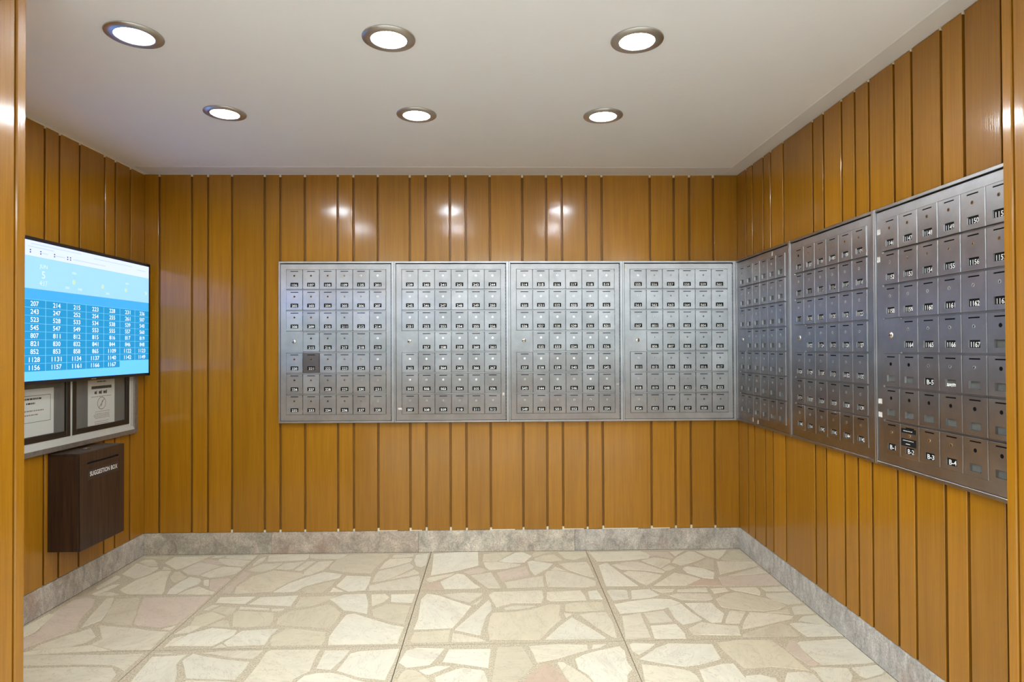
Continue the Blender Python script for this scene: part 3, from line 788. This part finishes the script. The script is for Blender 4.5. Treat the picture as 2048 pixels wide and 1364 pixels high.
wno = wn.build('window_1', M_FRAMEDARK, kind='structure')
for k in range(4):
    x = WX0 + (WX1 - WX0) * k / 4
    MB().box(x + 0.03, x + (WX1 - WX0) / 4 - 0.03, LOB_Y - 0.053, LOB_Y - 0.047, WS + 0.06, WZ - 0.06).build('pane', M_PANE, wno)
M_FILL = emit('fill_diffuser', (0.85, 0.94, 1.0), FILL, True)  # unseen light panels, added behind the camera to brighten ceiling and room
for x, lab in ((-2.1, 'added white fill light over the lobby, nearest the left wall'), (0.0, 'added white fill light over the middle of the lobby'), (2.1, 'added white fill light over the lobby, nearest the right wall')):
    tr = obj('added_fill_light', None, None, loc=(x, -0.6, CEIL), label=lab, cat='ceiling light', group='added lobby fill lights')
    MB().box(-0.64, 0.64, -0.34, -0.30, -0.03, 0).box(-0.64, 0.64, 0.30, 0.34, -0.03, 0).box(-0.64, -0.60, -0.30, 0.30, -0.03, 0).box(0.60, 0.64, -0.30, 0.30, -0.03, 0).build('housing', M_NICKEL, tr)
    MB().box(-0.60, 0.60, -0.30, 0.30, -0.02, -0.016).build('diffuser', M_FILL, tr)

# ------------------------------------------------------------------ mailbox panels
UW, UH, UZ = 0.73751, 1.0362, 0.8375
CW, RW, DW, DH = 0.1063, 0.134, 0.1035, 0.126
X1_, ZTOP = 0.049, 0.984
FRONT, PANEL, BACKING = -0.0205, -0.016, -0.009
WIN_W, WIN_T, WIN_B = 0.0248, 0.0845, 0.1095        # half width, top and bottom below the door's top edge
SLOT_T, SLOT_B = 0.0095, 0.0140
LOCK_Z = 0.040

def door_mesh():
    c = 0.0013
    xs = [-DW/2 + c, -WIN_W, WIN_W, DW/2 - c]
    zs = [-DH/2 + c, DH/2 - WIN_B, DH/2 - WIN_T, DH/2 - SLOT_B, DH/2 - SLOT_T, DH/2 - c]
    y0, y1 = 0.0, 0.010            # front, back
    b = MB()
    for i in range(3):
        for k in range(5):
            if i == 1 and k in (1, 3): continue
            b.quad((xs[i], y0, zs[k]), (xs[i+1], y0, zs[k]), (xs[i+1], y0, zs[k+1]), (xs[i], y0, zs[k+1]))
    for k in (1, 3):               # inner faces of window and slot
        xa, xb, za, zb = xs[1], xs[2], zs[k], zs[k+1]
        b.quad((xa, y0, za), (xa, y0, zb), (xa, y1, zb), (xa, y1, za))
        b.quad((xb, y0, zb), (xb, y0, za), (xb, y1, za), (xb, y1, zb))
        b.quad((xb, y0, za), (xa, y0, za), (xa, y1, za), (xb, y1, za))
        b.quad((xa, y0, zb), (xb, y0, zb), (xb, y1, zb), (xa, y1, zb))
    o_ = [(-DW/2, -DH/2), (DW/2, -DH/2), (DW/2, DH/2), (-DW/2, DH/2)]
    i_ = [(xs[0], zs[0]), (xs[3], zs[0]), (xs[3], zs[5]), (xs[0], zs[5])]
    for k in range(4):
        a0, a1, b0, b1 = o_[k], o_[(k+1) % 4], i_[k], i_[(k+1) % 4]
        b.quad((a0[0], c, a0[1]), (a1[0], c, a1[1]), (b1[0], y0, b1[1]), (b0[0], y0, b0[1]))
        b.quad((a0[0], y1, a0[1]), (a1[0], y1, a1[1]), (a1[0], c, a1[1]), (a0[0], c, a0[1]))
    for zc in (DH/2 - 0.022, -DH/2 + 0.022):     # hinge knuckles on the edge
        b.box(DW/2 - 0.0005, DW/2 + 0.0016, 0.0006, 0.008, zc - 0.006, zc + 0.006)
    return b.mesh('door', [M_METAL])
ME_DOOR = door_mesh()
ME_LOCK = MB().cyl(0, 0, 0.0062, -0.0012, 0.004, 14).box(-0.0010, 0.0010, -0.0016, 0.0, -0.0042, 0.0012, 1).cyl(0, 0.0014, 0.0018, -0.0016, 0.0, 8, 1).mesh('lock', [M_CHROME, M_KEYHOLE])
ME_HOLE = MB().cyl(0, 0, 0.0068, -0.0003, 0.002, 16).mesh('lock_hole', [M_KEYHOLE])
def plate_mesh(m_, dy):
    return MB().box(-WIN_W, WIN_W, dy, dy + 0.0008, -0.0125, 0.0125).mesh('number_plate', [m_])
ME_PLATE = plate_mesh(M_PLATE, 0.003); ME_PLATE_DEEP = plate_mesh(M_PLATE, 0.0052); ME_EMPTY = plate_mesh(M_GREYPLATE, 0.0078)
ME_SLOT = MB().box(-WIN_W, WIN_W, 0.002, 0.0028, -(SLOT_B - SLOT_T)/2, (SLOT_B - SLOT_T)/2).mesh('mail_slot', [M_KEYHOLE])

def number_mesh(s, dy, big):
    n = len(s)
    w = {3: 0.0345, 4: 0.0385}.get(n, 0.034)
    v_, f_ = text_geo(s, 0.0158 if not big else 0.0175, w, bold=0.018)
    return MB().add([(p[0], dy - 0.0004, p[2] - 0.0022) for p in v_], f_).mesh('door_number', [M_WHITEINK])

def mailbox_panel(loc, rotz, rows, label, group, deep, show_numbers=True, tint=(0.47, 0.475, 0.485)):
    """rows: 7 lists of 6 entries; '*' = the panel's own lock, '' = empty window, 'o' suffix = lock missing"""
    t = obj('mailbox_panel', None, None, loc=loc, rot=(0, 0, rotz), label=label, cat='mailboxes', group=group)
    fr = MB()
    c = 0.0012
    fr.cbox(0, 0.010, -0.022, 0, 0, UH, c)
    fr.cbox(0.7200, UW - 0.0006, -0.022, 0, 0, UH, c)
    fr.cbox(0.0095, 0.7205, -0.0215, 0, UH - 0.012, UH, c)
    fr.cbox(0.0095, 0.7205, -0.0215, 0, 0, 0.013, c)
    fr.build('frame', M_FRAME, t, color=tint)
    MB().box(0.004, UW - 0.004, -0.006, -0.001, 0.004, UH - 0.004).build('backing', M_DARK, t)
    xl, xr = X1_ - 0.0015, X1_ + 6 * CW - 0.0010
    zb, zt = ZTOP - 6 * RW - DH - 0.0015, ZTOP + 0.0015
    p = MB()
    p.cbox(0.0115, xl, PANEL, -0.002, 0.0145, UH - 0.017, 0.0009)
    p.cbox(xr, 0.7150, PANEL, -0.002, 0.0145, UH - 0.017, 0.0009)
    p.box(xl - 0.001, xr + 0.001, PANEL, -0.002, zt, UH - 0.0175)
    p.cbox(xl - 0.001, xr + 0.001, PANEL, -0.002, UH - 0.0195, UH - 0.017, 0.0009)
    p.box(xl - 0.001, xr + 0.001, PANEL, -0.002, 0.0145, zb)
    zr = ZTOP - 3 * RW
    p.box(xl - 0.001, X1_ + CW - 0.0020, PANEL, -0.002, zr - DH - 0.006, zr + 0.004)
    p.build('panel_door', M_METAL, t, color=tint)
    MB().box(xl - 0.001, xr + 0.001, BACKING, -0.007, zb, zt).build('door_bay', M_FRAME, t, color=tuple(v * 0.8 for v in tint))  # darkened tint puts the shade between the doors into the metal
    h = MB()
    n = 46
    for k in range(n):
        z0 = 0.016 + (UH - 0.036) * k / n
        h.cbox(0.7150, 0.7192, -0.0195, -0.014, z0 + 0.0012, z0 + (UH - 0.036) / n - 0.0012, 0.0014)
    h.build('piano_hinge', M_FRAME, t, color=tuple(v * 0.85 for v in tint))
    lk = MB()
    v_, f_ = lathe([(0.0005, 0.0062), (0.0080, 0.0060), (0.0088, 0.0045), (0.0098, 0.0045), (0.0128, 0.0030), (0.0138, 0.0)], 24)
    lk.add([(q[0], -q[2], q[1]) for q in v_], [f__[::-1] for f__ in f_])
    lk.box(-0.0014, 0.0014, -0.0066, -0.005, -0.005, 0.004, 1)
    smooth(lk.build('panel_lock', [M_CHROME, M_KEYHOLE], t, loc=(X1_ + DW / 2 - 0.004, PANEL, zr - DH * 0.47)))
    for r in range(7):
        for k in range(6):
            s = rows[r][k]
            if s == '*': continue
            hole = s.endswith('o'); s = s.rstrip('o')
            j = 0.93 + 0.12 * rnd.random()
            col = tuple(v * j for v in tint)
            if s == '221': col = (0.20, 0.175, 0.165)
            if s in ('228', '204'): col = tuple(v * 0.86 for v in tint)
            d = obj('door', ME_DOOR, t, loc=(X1_ + k * CW + DW / 2, FRONT + rnd.uniform(-0.0004, 0.0004), ZTOP - r * RW - DH / 2),
                    rot=(rnd.gauss(0, 0.006), 0, rnd.gauss(0, 0.006)), color=col)
            if s == '221': d['label'] = 'darker tarnished metal mailbox door'
            if hole: obj('lock_hole', ME_HOLE, d, loc=(0, 0, DH / 2 - LOCK_Z))
            else: obj('lock', ME_LOCK, d, loc=(0, 0, DH / 2 - LOCK_Z), rot=(0, rnd.uniform(-0.5, 0.5), 0))
            obj('mail_slot', ME_SLOT, d, loc=(0, 0, DH / 2 - (SLOT_T + SLOT_B) / 2))
            zc = DH / 2 - (WIN_T + WIN_B) / 2
            known = bool(s)
            obj('number_plate', (ME_PLATE_DEEP if deep else ME_PLATE) if (known and show_numbers) else ME_EMPTY, d, loc=(0, 0, zc))
            if known and show_numbers:
                obj('door_number', number_mesh(s, 0.0052 if deep else 0.003, deep), d, loc=(0, 0, zc))
            if s == 'B-2': mailbox_panel.b2 = d
            if r == 4 and k == 3 and not s: mailbox_panel.scrap = d
    return t

def run(a, b, skip=()): return [str(i) for i in range(a, b + 1) if i not in skip]
def rows_of(nums):
    it = iter(nums); out = []
    for r in range(7):
        out.append(['*' if (r == 3 and k == 0) else next(it) for k in range(6)])
    return out
GB, GR = 'mailbox panels along the back wall', 'mailbox panels along the side wall'
U0 = -1.41431
units = [
    (run(106, 109) + ['135'] + run(201, 238, (213, 235)), 'brushed metal mailbox panel on the back wall with one darkened door, furthest left'),
    (run(239, 267) + run(501, 512), 'brushed metal mailbox panel on the back wall, second from the left'),
    (run(514, 554), 'brushed metal mailbox panel on the back wall, third from the left'),
    (run(555, 567) + run(801, 829, (813,)), 'brushed metal mailbox panel on the back wall reaching the inner corner'),
]
made = []
for k, (nums, lab) in enumerate(units):
    made.append(mailbox_panel((U0 + k * UW, D, UZ), 0, rows_of(nums), lab, GB, False))
nb = run(1104, 1145, (1113,)); nb[0] += 'o'
c_rows = [run(1146, 1151), run(1152, 1157), run(1158, 1163), ['*'] + run(1164, 1167) + ['o'],
          ['o', 'o', 'B-5', '', '', 'o'], ['o'] * 6, ['B-1', 'B-2', 'B-3', 'B-4', 'o', 'o']]
YS = D - 0.0225
DIM_TINT = (0.44, 0.435, 0.44)       # darker tint: dimmer reflections on this wall put into the colour
na = rows_of(run(830, 867) + run(1101, 1103))
made.append(mailbox_panel((XR, YS, UZ), -math.pi / 2, na, 'brushed metal mailbox panel on the right wall nearest the corner', GR, True, False, tint=DIM_TINT))
made.append(mailbox_panel((XR, YS - UW, UZ), -math.pi / 2, rows_of(nb), 'brushed metal mailbox panel on the right wall, middle of three', GR, True, tint=DIM_TINT))
made.append(mailbox_panel((XR, YS - 2 * UW, UZ), -math.pi / 2, c_rows, 'brushed metal mailbox panel on the right wall with lettered lower doors, nearest the opening', GR, True, tint=DIM_TINT))

def sticker(u, x, z, w, h, m_=M_TAPE):
    MB().box(x, x + w, PANEL - 0.0010, PANEL + 0.0005, z, z + h).build('tape_patch', m_, u)
sticker(made[6], 0.014, 0.930, 0.024, 0.021); sticker(made[6], 0.014, 0.818, 0.020, 0.022)
sticker(made[6], 0.013, 0.246, 0.024, 0.020); sticker(made[6], 0.013, 0.192, 0.024, 0.020)
sticker(made[4], 0.240, 0.020, 0.010, 0.026); sticker(made[4], 0.312, 0.016, 0.012, 0.024); sticker(made[4], 0.520, 0.990, 0.014, 0.024)
sticker(made[1], 0.024, 0.082, 0.024, 0.012); sticker(made[1], 0.695, 0.170, 0.012, 0.018)
sticker(made[2], 0.694, 0.236, 0.016, 0.006); sticker(made[3], 0.014, 0.975, 0.012, 0.040)

# black embossed tapes over door B-2 and a scrap of paper in one window
d = mailbox_panel.b2
def tape(z, h, words_):
    tp = MB().box(-0.046, 0.036, -0.0011, 0.0002, z - h / 2, z + h / 2).build('label_tape', M_PLATE, d)
    b = MB()
    for zz, segs in words_:
        for a, e in segs:
            x = a
            while x < e:                       # worn raised letters, unreadable in the photograph
                b.box(x, x + 0.0022, -0.0014, -0.0010, zz - 0.0016, zz + 0.0016 * rnd.uniform(0.3, 1)); x += 0.0031
    b.build('tape_lettering', M_WHITEINK, tp)
tape(DH/2 - 0.0225, 0.017, [(DH/2 - 0.0225, ((-0.034, -0.008), (-0.004, 0.016)))])
tape(DH/2 - 0.066, 0.028, [(DH/2 - 0.0585, ((-0.036, 0.014), (0.018, 0.022))), (DH/2 - 0.071, ((-0.020, 0.004),))])
sc = MB()
cols = 9
for k in range(cols):
    x = -0.020 + 0.040 * k / cols
    for q in range(2):
        zc, yc, r_ = -0.0095 + 0.006 * q + rnd.uniform(-0.001, 0.0015), rnd.uniform(0.0035, 0.0055), rnd.uniform(0.0022, 0.0034)
        sc.cbox(x + 0.002 - r_, x + 0.002 + r_, yc - r_ * 0.6, yc + r_ * 0.6, zc - r_ * 0.8, zc + r_ * 0.8, r_ * 0.42)
sc.build('paper_scrap', M_PAPER, mailbox_panel.scrap, loc=(0, 0, DH / 2 - (WIN_T + WIN_B) / 2))

# ------------------------------------------------------------------ recessed downlights
def downlight(x, y, label):
    t = obj('downlight', None, None, loc=(x, y, CEIL), label=label, cat='ceiling light', group='recessed ceiling downlights')
    v_, f_ = lathe([(0.094, 0.004), (0.0955, -0.003), (0.0945, -0.0056), (0.0668, -0.0086), (0.0642, -0.0086), (0.0638, -0.0038)], 48)
    smooth(MB().add(v_, f_).build('trim_ring', M_NICKEL, t))
    v_, f_ = lathe([(0.0642, -0.0040), (0.0540, -0.0050)], 32)
    MB().add(v_, f_).add([v_[32 + i] for i in range(32)], [tuple(range(32))[::-1]]).build('diffuser', M_LAMP, t)
for x, y, lab in ((-1.300, 2.212, 'bright round recessed downlight with nickel trim, front row nearest the screen'),
                  (-0.397, 2.226, 'bright round recessed downlight with nickel trim, middle of the front row'),
                  (0.507, 2.228, 'bright round recessed downlight with nickel trim, front row nearest the right wall'),
                  (-1.303, 2.944, 'smaller looking recessed downlight of the row by the back wall, nearest the screen'),
                  (-0.395, 2.957, 'smaller looking recessed downlight of the row by the back wall, in the middle'),
                  (0.506, 2.962, 'smaller looking recessed downlight of the row by the back wall, nearest the right wall')):
    downlight(x, y, lab)

# ------------------------------------------------------------------ television on the left wall
TX, TY0, TY1, TZ0, TZ1 = XL + 0.060, 2.722, 3.938, 1.150, 1.852
tv = obj('wall_television', None, None, loc=(XL, (TY0 + TY1) / 2, (TZ0 + TZ1) / 2), label='flat wall television showing a blue table of numbers', cat='television')
cy, cz = (TY0 + TY1) / 2, (TZ0 + TZ1) / 2
def tvb(b): b.v = [(p[0] - XL, p[1] - cy, p[2] - cz) for p in b.v]; return b
tvb(MB().cbox(TX - 0.026, TX - 0.001, TY0, TY1, TZ0, TZ1, 0.003)).build('housing', M_BLACK, tv)
tvb(MB().cbox(TX - 0.004, TX + 0.002, TY0, TY1, TZ1 - 0.018, TZ1, 0.001).cbox(TX - 0.004, TX + 0.002, TY0, TY1, TZ0, TZ0 + 0.017, 0.001)
    .cbox(TX - 0.004, TX + 0.002, TY0, TY0 + 0.012, TZ0, TZ1, 0.001).cbox(TX - 0.004, TX + 0.002, TY1 - 0.012, TY1, TZ0, TZ1, 0.001)).build('bezel', M_BLACK, tv)
tvb(MB().box(XL, TX - 0.026, cy - 0.15, cy + 0.15, 1.50, 1.70)).build('wall_bracket', M_DARK, tv)
tvb(MB().box(TX + 0.0018, TX + 0.0024, cy - 0.02 + 0.07, cy + 0.02 + 0.07, TZ0 + 0.004, TZ0 + 0.008)).build('maker_mark', M_NICKEL, tv)
SY0, SY1, SZ0, SZ1 = TY0 + 0.012, TY1 - 0.012, TZ0 + 0.017, TZ1 - 0.018
def screen_patch(name, y0, y1, z0, z1, lift, m_, par):
    x = TX + lift
    return tvb(MB().quad((x, y0, z0), (x, y1, z0), (x, y1, z1), (x, y0, z1))).build(name, m_, par)
def em(nm, rgb, big=False, blue=1.0):
    c = srgb(*rgb)
    return emit(nm, (c[0], c[1], c[2] * blue), SCREEN, big)
scr = screen_patch('screen', SY0, SY1, SZ0, SZ1, 0.0, em('screen_sky_blue', (108, 208, 246), True, 2.2), tv)
TAB0, TAB1 = 1.211, 1.5545
screen_patch('header_band', SY0, SY1, 1.761, SZ1, 0.0002, em('screen_white', (222, 235, 252), True, 1.8), scr)
screen_patch('weather_band', SY0, SY1, 1.606, 1.761, 0.0002, em('screen_pale_blue', (162, 218, 250), True, 2.4), scr)
screen_patch('title_band', SY0, SY1, TAB1, 1.606, 0.0002, em('screen_mid_blue', (62, 174, 230), True, 1.3), scr)
m_tab = em('screen_table_blue', (6, 150, 212), True, 1.0)
CWD = 0.1468
T0 = SY1 - 8 * CWD
screen_patch('table_rows', T0, SY1, TAB0 + 0.0382, TAB1, 0.0002, m_tab, scr)
screen_patch('table_last_row', T0, T0 + 6 * CWD, TAB0, TAB0 + 0.0382, 0.0002, m_tab, scr)
m_line = em('screen_lines', (128, 214, 248))
b = MB()
RH = (TAB1 - TAB0) / 9
x = TX + 0.0004
for r in range(10):
    z = TAB1 - r * RH
    ye = SY1 if r < 9 else T0 + 6 * CWD
    b.quad((x, T0, z - 0.0008), (x, ye, z - 0.0008), (x, ye, z + 0.0008), (x, T0, z + 0.0008))
for k in range(1, 8):
    y = T0 + k * CWD
    z0 = TAB0 + (0 if k <= 6 else RH)
    b.quad((x, y - 0.0014, z0), (x, y + 0.0014, z0), (x, y + 0.0014, TAB1), (x, y - 0.0014, TAB1))
tvb(b).build('table_lines', m_line, scr)
m_num = em('screen_numbers', (245, 252, 255))
TABLE = ['207 214 215 223 228 231 236', '243 247 252 254 255 261 507', '523 528 533 534 538 539 540', '545 547 549 553 555 557 560',
         '807 811 812 815 816 817 819', '821 830 832 841 844 846 848', '852 853 858 865 1109 1122 1123', '1128 1131 1134 1137 1140 1142 1149', '1156 1157 1161 1166 1167']
def screen_text(b, s, y, z, h, w, bold):
    v_, f_ = text_geo(s, h, w, bold)
    b.add([(x, y + p[0], z + p[2]) for p in v_], f_)
b = MB()
for r, line in enumerate(TABLE):
    for k, s in enumerate(line.split()):
        screen_text(b, s, T0 + (k + 1.5) * CWD + 0.002, TAB1 - (r + 0.5) * RH, 0.0235, 0.0172 * len(s), 0.012)
tvb(b).build('table_numbers', m_num, scr)
m_pale = em('screen_pale_text', (226, 246, 255))
b = MB()
screen_text(b, 'JUN', 3.030, 1.716, 0.024, 0.052, 0.0)
screen_text(b, '5', 3.030, 1.678, 0.036, 0.022, 0.004)
screen_text(b, '4:17', 3.030, 1.637, 0.024, 0.050, 0.0)
tvb(b).build('date_text', m_pale, scr)
b = MB()
for y in (2.946, 3.012, 3.104, 3.197, 3.218):
    for dz in (0.0, 0.011):
        b.quad((x, y - 0.004, 1.775 + dz), (x, y + 0.004, 1.775 + dz), (x, y + 0.004, 1.781 + dz), (x, y - 0.004, 1.781 + dz))
tvb(b).build('header_marks', em('screen_dark_marks', (60, 62, 78)), scr)
b = MB()
for y0, y1, z in ((2.93, 3.10, 1.805), (3.02, 3.06, 1.783), (3.11, 3.18, 1.783), (3.24, 3.5, 1.783), (3.80, 3.89, 1.800), (2.95, 3.30, 1.820), (3.4, 3.75, 1.812)):
    b.quad((x, y0, z - 0.002), (x, y1, z - 0.002), (x, y1, z + 0.002), (x, y0, z + 0.002))
tvb(b).build('header_text_lines', em('screen_faint_text', (196, 216, 238)), scr)
m_sun = em('screen_sun', (196, 230, 196))
b = MB()
for y in (3.243, 3.476, 3.688, 3.895):
    n = 12
    b.add([(x, y + 0.013 * math.cos(2*math.pi*i/n), 1.665 + 0.013 * math.sin(2*math.pi*i/n)) for i in range(n)], [tuple(range(n))])
tvb(b).build('weather_icons', m_sun, scr)
b = MB()
for y, z in ((3.195, 1.632), (3.29, 1.632), (3.52, 1.630), (3.245, 1.712), (3.70, 1.705)):
    b.quad((x, y - 0.016, z - 0.006), (x, y + 0.016, z - 0.006), (x, y + 0.016, z + 0.006), (x, y - 0.016, z + 0.006))
tvb(b).build('weather_figures', em('screen_figures', (190, 230, 252)), scr)

# ------------------------------------------------------------------ notice case below the television
CY0, CY1, CZ0, CZ1 = 2.714, 3.876, 0.797, 1.450
nc = obj('notice_case', None, None, loc=(XL, (CY0 + CY1) / 2, CZ0), label='aluminium notice case with two black framed windows under the television', cat='notice board')
cy, cz = (CY0 + CY1) / 2, CZ0
def ncb(b): b.v = [(p[0] - XL, p[1] - cy, p[2] - cz) for p in b.v]; return b
ncb(MB().cbox(XL, XL + 0.024, CY1 - 0.036, CY1, CZ0, CZ1, 0.002).cbox(XL, XL + 0.024, CY0, CY0 + 0.036, CZ0, CZ1, 0.002)
    .cbox(XL, XL + 0.024, CY0 + 0.034, CY1 - 0.034, CZ0, CZ0 + 0.028, 0.002).cbox(XL, XL + 0.024, CY0 + 0.034, CY1 - 0.034, CZ1 - 0.03, CZ1, 0.002)).build('outer_frame', M_ALUDARK, nc)
ncb(MB().prism([(XL + 0.002, CZ0 + 0.027), (XL + 0.0235, CZ0 + 0.027), (XL + 0.010, CZ0 + 0.064), (XL + 0.002, CZ0 + 0.066)], 'y', CY0 + 0.036, CY1 - 0.036)).build('sill', M_ALU, nc)
ncb(MB().cbox(XL + 0.002, XL + 0.018, 3.8035, 3.8405, CZ0 + 0.050, CZ1 - 0.03, 0.002)).build('side_strip', M_ALU, nc)
ncb(MB().cbox(XL + 0.002, XL + 0.014, 3.2895, 3.3030, CZ0 + 0.056, CZ1 - 0.03, 0.002)).build('divider', M_ALU, nc)
for y0, y1 in ((2.789, 3.289), (3.3035, 3.8030)):
    z0, z1 = 0.861, CZ1 - 0.032
    w = 0.031
    f_ = ncb(MB().cbox(XL + 0.002, XL + 0.015, y0, y0 + w, z0, z1, 0.002).cbox(XL + 0.002, XL + 0.015, y1 - w, y1, z0, z1, 0.002)
        .cbox(XL + 0.002, XL + 0.0149, y0 + w - 0.001, y1 - w + 0.001, z0, z0 + 0.029, 0.002).cbox(XL + 0.002, XL + 0.0149, y0 + w - 0.001, y1 - w + 0.001, z1 - 0.03, z1, 0.002)).build('window_frame', M_BLACKFRAME, nc)
    ncb(MB().box(XL + 0.001, XL + 0.0022, y0 + 0.01, y1 - 0.01, z0 + 0.01, z1 - 0.01)).build('backing_board', M_FELT, f_)
    ncb(MB().box(XL + 0.0092, XL + 0.0112, y0 + w, y1 - w, z0 + 0.029, z1 - 0.03)).build('pane', M_PANE, f_)

def paper(y0, y1, z0, z1, label):
    t = obj('paper_notice', None, None, loc=(XL + 0.003, (y0 + y1) / 2, (z0 + z1) / 2), label=label, cat='notice', group='paper notices in the case')
    w, h = (y1 - y0) / 2, (z1 - z0) / 2
    MB().box(0, 0.0012, -w, w, -h, h).build('sheet', M_PAPER, t)
    return t, w, h
def bar(b, y0, y1, z0, z1): b.box(0.0011, 0.0015, y0, y1, z0, z1)
def scribble(b, y0, y1, z, h):
    y = y0
    while y < y1:
        l_ = rnd.uniform(0.006, 0.018); e = min(y1, y + l_)
        bar(b, y, e, z - h / 2, z + h / 2); y = e + 0.0035
p1, w, h = paper(2.905, 3.180, 0.893, 1.124, 'white paper notice with a ruled box, behind the window nearer the opening')
b = MB()
bar(b, -w + 0.02, w - 0.022, h - 0.034, h - 0.032); bar(b, -w + 0.02, w - 0.022, -h + 0.068, -h + 0.070)
bar(b, -w + 0.02, -w + 0.022, -h + 0.068, h - 0.032); bar(b, w - 0.024, w - 0.022, -h + 0.068, h - 0.032)
scribble(b, -0.075, 0.055, h - 0.048, 0.0085); scribble(b, -0.045, 0.012, h - 0.070, 0.0085)
b.build('printed_box', M_INK, p1)
b = MB(); scribble(b, -0.09, 0.068, h - 0.106, 0.006); scribble(b, -0.09, 0.030, h - 0.126, 0.006)
b.build('printed_lines', M_REDINK, p1)
p2, w, h = paper(3.4405, 3.6745, 0.884, 1.143, 'white paper notice with a dark heading bar and a crossed circle')
b = MB()
bar(b, -0.088, 0.088, h - 0.050, h - 0.034)
scribble(b, -0.04, 0.04, h - 0.010, 0.006)
for y, s_ in ((-0.052, 0.010), (-0.012, 0.013), (0.030, 0.016)):
    bar(b, y - s_, y + s_ * 0.4, h - 0.079, h - 0.064)
    bar(b, y + s_ * 0.5, y + s_, h - 0.080, h - 0.060)
b.build('heading_and_icons', M_INK, p2)
b = MB()
n = 28
for i in range(n):
    a0, a1 = 2*math.pi*i/n, 2*math.pi*(i+1)/n
    pt = lambda a, r: (0.0013, r * 1.05 * math.cos(a), -0.004 + r * math.sin(a))
    b.quad(pt(a0, 0.032), pt(a1, 0.032), pt(a1, 0.036), pt(a0, 0.036))
b.quad((0.0013, -0.026, -0.028), (0.0013, -0.022, -0.030), (0.0013, 0.026, 0.020), (0.0013, 0.022, 0.023))
b.quad((0.0013, -0.008, -0.020), (0.0013, -0.002, -0.022), (0.0013, 0.010, 0.010), (0.0013, 0.004, 0.013))
for z in (-0.050, -0.062, -0.070, -0.078, -0.086):
    scribble(b, -0.07 + rnd.uniform(0, 0.02), 0.07, z, 0.0028)
for z in (-0.106, -0.117): scribble(b, -0.06, 0.06, z, 0.0025)
scribble(b, -0.088, 0.085, h - 0.094, 0.0035)
b.build('printed_symbol_and_lines', M_REDINK, p2)

# ------------------------------------------------------------------ suggestion box
BX, BY0, BY1, BZ0, BZ1 = -2.1113, 3.144, 3.5065, 0.2975, 0.789
sb = obj('suggestion_box', None, None, loc=(XL, (BY0 + BY1) / 2, BZ0), label='dark walnut suggestion box hung below the notice case', cat='suggestion box')
cy, cz = (BY0 + BY1) / 2, BZ0
def sbb(b): b.v = [(p[0] - XL, p[1] - cy, p[2] - cz) for p in b.v]; return b
g0, g1, s0, s1 = 3.196, 3.4525, 0.7255, 0.7360
bd = MB()
bd.cbox(XL, BX - 0.012, BY0, BY1, BZ0, BZ1 - 0.012, 0.0012)
bd.cbox(BX - 0.0125, BX, BY0, BY1, BZ0, s0, 0.0012).cbox(BX - 0.0125, BX, BY0, BY1, s1, BZ1 - 0.0005, 0.0012)
bd.box(BX - 0.0125, BX - 0.0004, BY0 + 0.0005, g0, s0 - 0.002, s1 + 0.002).box(BX - 0.0125, BX - 0.0004, g1, BY1 - 0.0005, s0 - 0.002, s1 + 0.002)
sbb(bd).build('body', M_WALNUT, sb)
sbb(MB().cbox(XL + 0.001, BX - 0.0128, BY0, BY1, BZ1 - 0.0115, BZ1, 0.001)).build('lid', M_WALNUT, sb)
sbb(MB().box(BX - 0.0119, BX - 0.0105, g0, g1, s0, s1)).build('letter_slot', M_DARK, sb)
lb = sbb(MB().cbox(BX - 0.0005, BX + 0.0018, 3.194, 3.4527, 0.6455, 0.698, 0.0007)).build('label_plate', M_LABEL, sb)
v_, f_ = text_geo('SUGGESTION BOX', 0.0235, 0.226, bold=0.006)
sbb(MB().add([(BX + 0.0022, 3.3265 + p[0], 0.6745 + p[2]) for p in v_], f_)).build('label_lettering', M_WHITEINK, lb)
lt = MB().cbox(-0.012, 0.012, -0.021, 0.021, 0, 0.003, 0.0008).cbox(-0.006, 0.009, -0.012, 0.013, 0.003, 0.008, 0.0015).cbox(-0.003, 0.003, 0.013, 0.026, 0.001, 0.005, 0.0012)
lt.build('latch', M_CHROME, sb, loc=(BX - 0.075 - XL, 3.30 - cy, BZ1 - cz))
